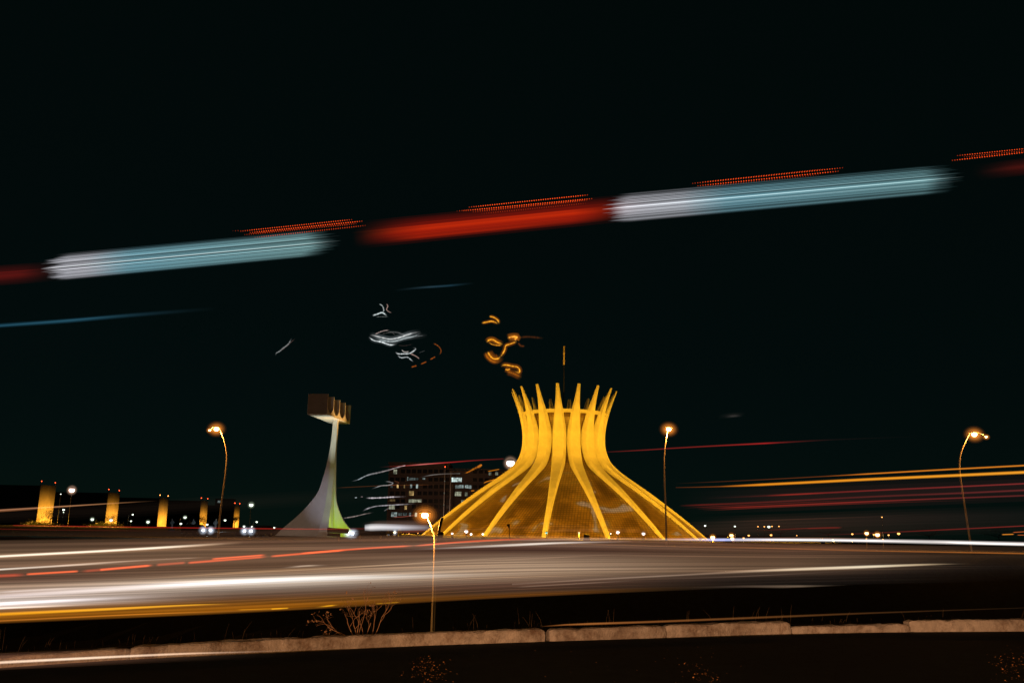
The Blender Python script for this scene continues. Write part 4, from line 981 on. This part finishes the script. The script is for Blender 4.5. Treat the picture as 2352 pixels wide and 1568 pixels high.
trail('faint brown haze of light lines low over the right horizon', [(([(1580, 1205 + 0), (1800, 1197), (2100, 1186), (2400, 1178)], 40, 34, [(0,K),(.2,(34,20,14)),(.6,(26,15,12)),(1,(10,6,6))]),), (([(1560, 1222), (1800, 1214), (2100, 1207), (2400, 1200)], 40, 44, [(0,(30,18,12)),(.3,(34,20,14)),(1,(12,7,6))]),), (([(1560, 1150), (1800, 1142), (2100, 1130), (2400, 1118)], 38, 60, [(0,K),(.3,(30,14,12)),(1,(28,12,12))]),), (([(1600, 1201), (1800, 1193), (2000, 1186), (2150, 1178)], 40, 2, ends((55,30,20), .3, .5)),)] , GT)
trail('orange glints in a short dashed group at the right edge', [(([(2300, 1227), (2330, 1226)], 45, 2.5, ends((230,140,40))),), (([(2325, 1222), (2360, 1220)], 45, 2, ends((190,90,40))),), (([(2335, 1228), (2370, 1228)], 45, 2, ends((180,90,35))),)], GT)
trail('single bright red line crossing behind the neck of the cathedral to the right', [(([(1385, 1038), (1480, 1033), (1550, 1028.5), (1650, 1023), (1789, 1016), (1900, 1010), (2130, 1001)], 40, [(0, 2.5), (.5, 4), (1, 2)], [(0,(60,12,10)),(.1,(110,25,22)),(.35,(125,28,24)),(.5,(165,30,30)),(.56,(90,20,18)),(.7,(22,8,7)),(1,K)]),)], GT)

# ---- left horizon lines
trail('pale tan light line crossing the two nearest orange slabs', [(([(-50, 1174), (0, 1171), (150, 1162), (280, 1154), (360, 1149.5)], 40, [(0, 4.5), (1, 2)], [(0,(165,110,80)),(.5,(180,125,85)),(.8,(140,95,60)),(1,K)]),), (([(-50, 1177), (0, 1174), (200, 1161)], 40, 2.5, ends((120,75,45), .1, .3)),)])
trail('long thin red line along the left horizon to the bell tower foot', [(([(30, 1206), (200, 1208.5), (400, 1211), (632, 1213.6), (760, 1214.5), (860, 1213)], 60, 2.6, [(0,(130,25,20)),(.1,(150,30,24)),(.8,(150,32,24)),(.95,(100,22,16)),(1,K)]),), (([(-50, 1213), (0, 1214), (70, 1215.5), (300, 1218), (510, 1220)], 60, 2, [(0,(90,20,16)),(.5,(70,16,14)),(1,K)]),)])
trail('faint brown light wash over the left horizon', [(([(-50, 1226), (300, 1226), (700, 1222), (1000, 1218)], 62, 20, [(0,(14,10,7)),(.4,(34,22,16)),(.8,(44,28,20)),(1,K)]),), (([(-50, 1185), (250, 1172), (600, 1150), (1000, 1128)], 45, 34, [(0,(16,10,7)),(.5,(14,9,6)),(1,K)]),)])
trail('broad white glare of a bus side between the bell tower and the cathedral', [(([(838, 1211), (870, 1210), (930, 1211), (992, 1211)], 75, [(0, 13), (.1, 16), (1, 12)], [(0,(190,190,195)),(.08,(235,232,232)),(.5,(205,203,210)),(.9,(130,120,122)),(1,(70,62,60))]),), (([(830, 1207), (880, 1203), (1000, 1203)], 76, 16, ends((75,58,50), .2, .7)),), (([(900, 1221), (960, 1219), (1000, 1215)], 75, 7, ends((90,35,18), .3, .7)),)])
trail('thin tan light line passing before the cathedral glass low down', [(([(900, 1225), (1100, 1215), (1300, 1208), (1500, 1212)], 34, 6, ends((58,36,16), .3, .6)),), (([(1176, 1219), (1350, 1217), (1560, 1221)], 34, 8, ends((66,44,24), .3, .6)),)])

# ---- wavy white reflections left of the cathedral
def zl(l): return [zc(a, b) for a, b in l]
GWv = 'wavy thin reflected light lines between bell tower and cathedral'
trail('top wavy white line turning into a long red one left of the cathedral', [((zl([(350, 487), (450, 460), (540, 415), (620, 388), (700, 372), (850, 335), (1000, 290), (1080, 272)]), 20, [(0, 1.5), (.4, 3.5), (1, 2.5)], [(0,K),(.15,(150,160,165)),(.5,(120,115,115)),(1,(190,170,170))]), dict(wob=.9, n=36)), ((zl([(720, 295), (1080, 275), (1400, 250), (1700, 228), (2000, 205), (2400, 182)]), 20, 3, [(0,K),(.2,(120,30,28)),(.35,(225,120,115)),(.55,(170,35,35)),(.8,(110,22,20)),(1,(80,16,14))]),)], GWv)
trail('hooked wavy white line left of the office windows', [((zl([(620, 590), (750, 545), (860, 535), (915, 512), (870, 492), (800, 486)]), 20, 2.2, ends((140,140,140), .2, .85)), dict(wob=.8)), ((zl([(860, 540), (960, 528), (990, 500), (920, 480)]), 20, 1.8, ends((90,50,30)))), ], GWv)
trail('beaded white line at mid height left of the office windows', [((zl([(400, 705), (430, 702)]), 20, 2.4, ends((170,180,185))),), ((zl([(480, 692), (510, 692)]), 20, 2, ends((130,110,115))),), ((zl([(540, 708), (650, 708), (800, 702), (900, 695), (1100, 690)]), 20, 2.8, ends((185,175,180), .1, .7)), dict(wob=1.2, n=40))], GWv)
trail('arched white line low left of the office windows', [((zl([(500, 890), (560, 855), (680, 820), (820, 808), (950, 800), (1230, 785)]), 20, 2.6, ends((150,145,150), .1, .7)), dict(wob=.9, n=36)), ((zl([(790, 885), (850, 850), (900, 845)]), 20, 1.8, ends((110,105,105))),)], GWv)
trail('lowest wavy white line beside the green side of the bell tower foot', [((zl([(235, 982), (400, 955), (540, 922), (660, 900)]), 20, 2.3, ends((140,125,120), .1, .7)), dict(wob=.8)), ((zl([(900, 965), (1050, 960), (1240, 935)]), 20, 2.4, ends((120,60,50))),)], GWv)
trail('smooth pale line across the top of the office building', [((zl([(1260, 437), (1400, 405), (1550, 388), (1700, 382), (1815, 380)]), 20, 2.3, [(0,K),(.3,(120,118,115)),(.6,(90,85,80)),(.9,(70,66,62)),(1,(90,100,95))]),)], GWv)
trail('short golden wavy line rising above the office roof', [((zl([(1860, 382), (1920, 362), (1970, 335), (2000, 318), (2040, 298), (2070, 285), (2105, 262)]), 20, [(0, 2), (.5, 4), (1, 6)], [(0,K),(.2,(190,105,15)),(.35,(150,80,10)),(.5,(220,130,20)),(.65,(150,80,10)),(1,(225,130,30))]), dict(wob=.8, n=30))], GWv)
trail('golden wavy lines against the office wall beside the left ribs', [((zl([(2180, 352), (2260, 338), (2352, 320)]), 20, 2.4, ends((190,110,20))),), ((zl([(2125, 515), (2160, 495), (2200, 482), (2300, 455)]), 20, 2.8, ends((200,115,20))),), ((zl([(1960, 612), (2010, 610)]), 20, 3, ends((190,110,20))),), ((zl([(100, 575), (500, 555), (860, 540), (1500, 530)]), 20, 1.8, ends((75,38,15))),)], GWv)

# ---- upper squiggles (lights mirrored in a passing bus window)
def zs(l): return [(602.9 + a * .3296, 631.6 + b * .3296) for a, b in l]
def sq(l, w_, c, soft=None, wob=.9):
    out = [((zs(l), 8.0, w_, ends(c, .12, .8)), dict(wob=wob, n=30))]
    if soft: out.append(((zs(l), 8.05, soft[0], ends(soft[1], .15, .75)), dict(n=20, nest=4)))
    return out
GW, SW = (210, 222, 222), (5, (60, 70, 72))
trail('small white squiggle shaped like a spinning figure, upper left of the gold ones', sq([(765, 283), (800, 272), (835, 262), (870, 287)], 3, GW, (7, (50, 56, 56))) + sq([(812, 200), (835, 215), (845, 245), (835, 265)], 2.6, (170, 180, 180)) + sq([(862, 198), (873, 215), (865, 240), (880, 255), (903, 264)], 2.2, (170, 140, 130)) + sq([(790, 292), (830, 290), (880, 292)], 1.8, (90, 95, 92)))
trail('largest white squiggle, a swept smear like a bird wing above the plaza', sq([(740, 430), (775, 455), (830, 466), (890, 486), (940, 480)], 3, (220, 228, 228), (11, (56, 62, 64))) + sq([(745, 425), (760, 418), (790, 425), (850, 440), (900, 447), (960, 432), (1030, 408), (1105, 394)], 3, (190, 190, 188), (15, (78, 84, 86))) + sq([(780, 415), (820, 396), (855, 386), (890, 384)], 2.4, (160, 140, 135)) + sq([(790, 440), (850, 458), (920, 462), (980, 445), (1060, 425), (1110, 400)], 2.2, (170, 180, 180), (11, (64, 70, 72))) + sq([(860, 470), (910, 462), (960, 440), (1040, 430), (1150, 418)], 2, (110, 115, 115), (15, (36, 36, 36))) + sq([(830, 410), (900, 400), (930, 425)], 1.5, (80, 75, 72)) + sq([(870, 395), (940, 400), (990, 415), (1040, 412)], 1.6, (90, 90, 90), (8, (30, 32, 32))) + sq([(850, 448), (920, 440), (1000, 425), (1060, 402)], 1.8, (150, 155, 155)) + sq([(940, 488), (990, 492), (1050, 480)], 1.4, (50, 38, 36)))
trail('small white squiggle beside the orange arc', sq([(925, 535), (945, 548), (985, 548), (1025, 545), (1058, 525), (1068, 512), (1045, 505)], 2.8, (200, 205, 205), (6, (46, 52, 54))) + sq([(968, 520), (990, 535), (1025, 532)], 2.4, (170, 165, 160)) + sq([(1025, 545), (1060, 560), (1080, 572), (1097, 588)], 2.2, (165, 135, 125)) + sq([(940, 558), (965, 575), (1010, 572), (1035, 590), (1053, 606)], 2.6, (180, 188, 190)) + sq([(1090, 542), (1135, 525)], 1.6, (60, 60, 60)))
trail('faint short white squiggle alone above the bell tower', sq([(92, 562), (95, 545), (120, 530), (140, 512), (180, 480), (205, 437)], 2.6, (120, 122, 122), (6, (28, 30, 30))) + sq([(118, 530), (150, 510), (230, 440)], 1.8, (75, 55, 50)))
trail('broken orange arc right of the small white squiggle', sq([(1188, 474), (1222, 492), (1243, 520), (1240, 545), (1225, 556)], 2.6, (125, 60, 12)) + sq([(1205, 568), (1180, 582), (1165, 590)], 2.6, (150, 72, 15)) + sq([(1145, 602), (1100, 622)], 2.8, (150, 72, 15)) + sq([(1075, 630), (1035, 642)], 3.2, (150, 72, 15)))
GO, GH = (240, 165, 40), (175, 95, 8)
trail('small golden hook, topmost of the golden squiggles', sq([(1525, 335), (1560, 328), (1600, 322), (1645, 340)], 3, GO, (9, (120, 62, 4))) + sq([(1578, 287), (1610, 294), (1640, 315), (1650, 342)], 3, GO, (9, (130, 70, 5))))
trail('golden S-shaped squiggle with two thick lobes, largest of the gold ones', sq([(1705, 440), (1740, 430), (1775, 432), (1762, 446), (1772, 465)], 4, (235, 160, 60), (19, (150, 82, 10))) + sq([(1775, 462), (1720, 482), (1695, 492), (1688, 520), (1672, 550), (1650, 578)], 3, (235, 160, 40), (11, (120, 62, 4))) + sq([(1568, 530), (1585, 560), (1610, 582), (1645, 580), (1660, 560)], 3.6, GO, (22, (135, 70, 4))) + sq([(1552, 535), (1565, 570), (1600, 600), (1650, 612)], 4, (120, 62, 5), (12, (80, 40, 2))) + sq([(1780, 470), (1800, 492), (1830, 495)], 3, (80, 36, 5), (8, (45, 20, 3))) + sq([(1790, 435), (1850, 430), (1960, 440)], 4, (55, 24, 4), (9, (24, 10, 2))))
trail('golden leaf-shaped squiggle left of the S-shaped one', sq([(1560, 470), (1580, 452), (1605, 450), (1640, 470), (1680, 482)], 3.2, GO, (15, (150, 82, 6))) + sq([(1575, 468), (1600, 482), (1640, 490), (1675, 484)], 2.6, (215, 140, 30)))
trail('lowest golden squiggle, a beaded oval above the cathedral', sq([(1662, 640), (1675, 628), (1700, 626), (1740, 634), (1775, 640), (1790, 655), (1790, 678), (1765, 672), (1755, 658)], 3.2, GO, (13, (120, 62, 4))) + sq([(1690, 655), (1710, 660), (1728, 650)], 3.5, (225, 150, 35), (13, (120, 62, 4))) + sq([(1700, 672), (1740, 682), (1780, 700), (1808, 712)], 4, (110, 58, 6), (17, (105, 52, 3))))
trail('faint grey smear of light in the sky right of the cathedral', [(([(1665, 957), (1685, 955), (1705, 954)], 15, 6, ends((45, 42, 40), .4, .6)),), (([(1650, 957), (1685, 953), (1712, 950)], 15, 12, ends((20, 17, 15), .4, .6)),)])

# ---- bus destination lights high up: cyan-white bands, red bands, dotted rows
def streak_band(label, xl, xr, ctr_l, ctr_r, half, d0, d1, cl, cm, cr_, N, seed, edge, bright=None, xmix=.2, jag=22, amin=.0):
    random.seed(seed); mb = MB()
    for r in range(N):
        v = -1 + 2 * (r + .5) / N; env = 1 - abs(v) ** edge
        g = max(.02, env) * random.choice((.3, .55, .8, .95, 1.15)) * random.uniform(.85, 1.15); ev = sqrt(max(0, 1 - (abs(v) * .9) ** 2))
        sl = abs(((v * 4.3) % 1) - .5) * 2
        a = xl + jag * (1 - ev) * 1.5 + random.uniform(0, jag) * 1.1 + sl * jag * .5; b = xr - jag * (1 - ev) * 1.8 - random.uniform(0, jag) * 1.1 - sl * jag * .6
        ya = lerp(ctr_l, ctr_r, (a - xl) / (xr - xl)) + v * half; yb = lerp(ctr_l, ctr_r, (b - xl) / (xr - xl)) + v * half
        da, db = lerp(d0, d1, (a - xl) / (xr - xl)), lerp(d0, d1, (b - xl) / (xr - xl))
        st = [(0, K), (.035, cl), (xmix, cl), (xmix + .14, cm), (.92, cr_), (1, K)]
        add_line(mb, [(a, ya), ((a + b) / 2, (ya + yb) / 2), (b, yb)], (da, db), 1.9 * half * 2 / N, st, g * .60, 2, 24)
        if random.random() < .22:
            add_line(mb, [(a - 6, ya), ((a + b) / 2, (ya + yb) / 2), (b + 6, yb)], (da, db), 1.1, st, env * random.uniform(.3, .8), 1, 24)
    if bright:
        for dv, w_, g in bright:
            add_line(mb, [(xl - 3, ctr_l + dv), ((xl + xr) / 2, (ctr_l + ctr_r) / 2 + dv), (xr + 2, ctr_r + dv)], (d0, d1), w_, [(0, K), (.03, (230, 230, 235)), (.3, (215, 230, 232)), (.9, (190, 220, 220)), (1, K)], g, 2, 24)
    o = mb.build('light_trail', M_trail); tag(o, label, 'light trail', 'bus roof light bands high in the sky'); return o
TE = (112, 160, 174)
streak_band('pale blue-white streaked light band at the upper left', 96, 782, 618, 553, 31, 8.0, 7.2, (176, 176, 184), TE, (112, 150, 152), 40, 4, 3, [(-.5, 2.6, .8), (7, 1.6, .3), (-12, 1.4, .25)], .14)
streak_band('longer pale blue-white streaked light band at the upper right', 1385, 2214, 482, 407, 33, 6.6, 5.6, (186, 188, 196), TE, (108, 150, 155), 42, 5, 3, [(-1, 2.4, .75), (8, 1.6, .3), (-10, 1.4, .25)], .2)
def soft_band(label, L, seed):
    random.seed(seed); mb = MB()
    for (kp_, d, wv, st, g) in L: add_line(mb, kp_, d, wv, st, g * .62, 6, 30)
    o = mb.build('light_trail', M_trail); tag(o, label, 'light trail', 'red bus light bands high in the sky')
def rb(off, wv, c, x0=820, x1=1500, k0=.2, k1=.75):
    def yy(x): return 541 + (x - 830) * (474 - 541) / (1490 - 830) + off
    return ([(x0, yy(x0)), ((x0 + x1) / 2, yy((x0 + x1) / 2)), (x1, yy(x1))], (7.2, 6.5), wv, [(0, K), (k0 * .5, tuple(v * .6 for v in c)), (k0, c), (k1, c), (1, K)], 1.0)
soft_band('glowing red light band between the two pale blue-white bands', [rb(-2, 70, (95, 9, 1), 815, 1530, .15, .7), rb(-4, 56, (105, 11, 1), 830, 1520, .2, .8), rb(4, 42, (125, 16, 1), 810, 1450, .15, .85), rb(-2, 16, (165, 40, 1), 830, 1440, .25, .8), rb(14, 22, (110, 18, 1), 890, 1420, .12, .8), rb(-8, 5, (130, 26, 1), 805, 1430, .3, .8), rb(-9, 3, (140, 32, 1), 805, 1420, .3, .8), rb(9, 2.5, (110, 22, 1), 840, 1430), rb(17, 7, (115, 20, 1), 880, 1300), rb(6, 2, (100, 18, 1), 900, 1400), rb(-16, 3, (90, 12, 1), 850, 1500), rb(23, 2, (70, 10, 1), 880, 1380)], 6)
soft_band('dim red light band at the upper left edge', [([(-60, 636), (60, 628), (160, 619)], 8, 50, [(0, (88, 12, 9)), (.5, (78, 11, 8)), (1, K)], 1.0), ([(-60, 640), (40, 631), (120, 624)], 8, 22, [(0, (70, 10, 6)), (.6, (70, 10, 6)), (1, K)], 1.0), ([(-60, 630), (40, 623), (130, 615)], 8, 4, [(0, (75, 12, 8)), (.6, (80, 12, 8)), (1, K)], 1.0)], 7)
soft_band('dim red light band at the upper right edge', [([(2235, 398), (2310, 388), (2420, 376)], 5.5, 44, [(0, K), (.5, (66, 10, 6)), (1, (72, 11, 7))], 1.0), ([(2250, 396), (2320, 386), (2420, 376)], 5.5, 14, [(0, K), (.4, (50, 10, 6)), (1, (50, 10, 6))], 1.0)], 8)
soft_band('faint teal light streak low at the left edge', [([(-50, 751), (0, 747.5), (150, 737), (300, 724), (500, 708)], 8, 11, [(0, (30, 72, 92)), (.4, (38, 84, 104)), (.7, (22, 45, 56)), (1, K)], 1.0), ([(-50, 752), (150, 736), (330, 720)], 8, 4, [(0, (30, 62, 78)), (.7, (32, 66, 80)), (1, K)], 1.0)], 9)
trail('faint blue light streak above the white squiggles', [([(905, 667), (960, 661), (1030, 656), (1090, 650)], 8, 6, [(0, K), (.45, (40, 62, 74)), (.7, (28, 55, 68)), (1, K)], .8)], 'bus roof light bands high in the sky')
for o in COL.objects:
    if o.get('group') == 'red bus light bands high in the sky' and 'faint' in o.get('label', ''): o['group'] = 'bus roof light bands high in the sky'

def dots(label, rows, d0, d1, xa, xb):
    mb = MB()
    for (p0, p1, n, g, rr) in rows:
        for i in range(n):
            k = i / (n - 1); x = lerp(p0[0], p1[0], k); y = lerp(p0[1], p1[1], k); dd = lerp(d0, d1, (x - xa) / (xb - xa))
            fade = min(1, .25 + k * 6, .25 + (1 - k) * 9) * g
            c = tuple(v * fade for v in (1.7, .13, .012)); c0 = at(x, y, dd); q = dd / F
            for s_, f_ in ((1.0, .35), (.55, .65)):
                i0 = len(mb.v); R_ = rr * .62 * s_ * q
                for v in ((R_*1.25, 0, 0), (-R_*1.25, 0, 0), (0, R_, 0), (0, -R_, 0), (0, 0, R_), (0, 0, -R_)):
                    mb.v.append(c0 + Vector(v)); mb.c.append(tuple(t_ * f_ * .7 for t_ in c))
                for a in (0, 1):
                    for b in (2, 3):
                        for e in (4, 5): mb.f.append((i0 + a, i0 + b, i0 + e))
    o = mb.build('dotted_light_trail', M_trail); tag(o, label, 'light trail', 'dotted red light rows high in the sky')
dots('dotted red light rows above the upper left pale band', [((553, 531), (807.5, 504.5), 50, .8, 2.3), ((575, 534.5), (831, 508), 50, 1.1, 2.4), ((562, 539), (818, 514), 50, .55, 2.0), ((586, 545.5), (838.6, 518), 50, .6, 2.0), ((535, 530.5), (553, 529.5), 4, .2, 1.8)], 7.5, 7.1, 550, 840)
dots('dotted red light rows above the glowing red band', [((1078, 476), (1349, 448), 52, 1.0, 2.4), ((1050, 485), (1078, 482), 6, .3, 2.0), ((1065, 484), (1359, 456.5), 56, 1.1, 2.4), ((1087, 486.5), (1347, 460), 50, .65, 2.0), ((1107, 490.6), (1345, 467), 46, .3, 1.8)], 6.9, 6.6, 1050, 1360)
dots('dotted red light rows above the longer pale band', [((1591, 421.4), (1935, 385.7), 60, .85, 2.2), ((1603, 427), (1925, 393.5), 56, 1.1, 2.3), ((1615, 418), (1890, 389), 48, .5, 2.0), ((1625, 428.5), (1880, 402), 44, .25, 1.8)], 6.2, 5.8, 1590, 1935)
dots('dotted red light rows in the upper right corner of the trails', [((2199.5, 357.7), (2410, 336), 38, .85, 2.3), ((2187.6, 368.6), (2410, 344), 40, 1.0, 2.4), ((2215, 361), (2410, 341), 35, .5, 2.0)], 5.6, 5.4, 2190, 2410)
print('objects', len(COL.objects))
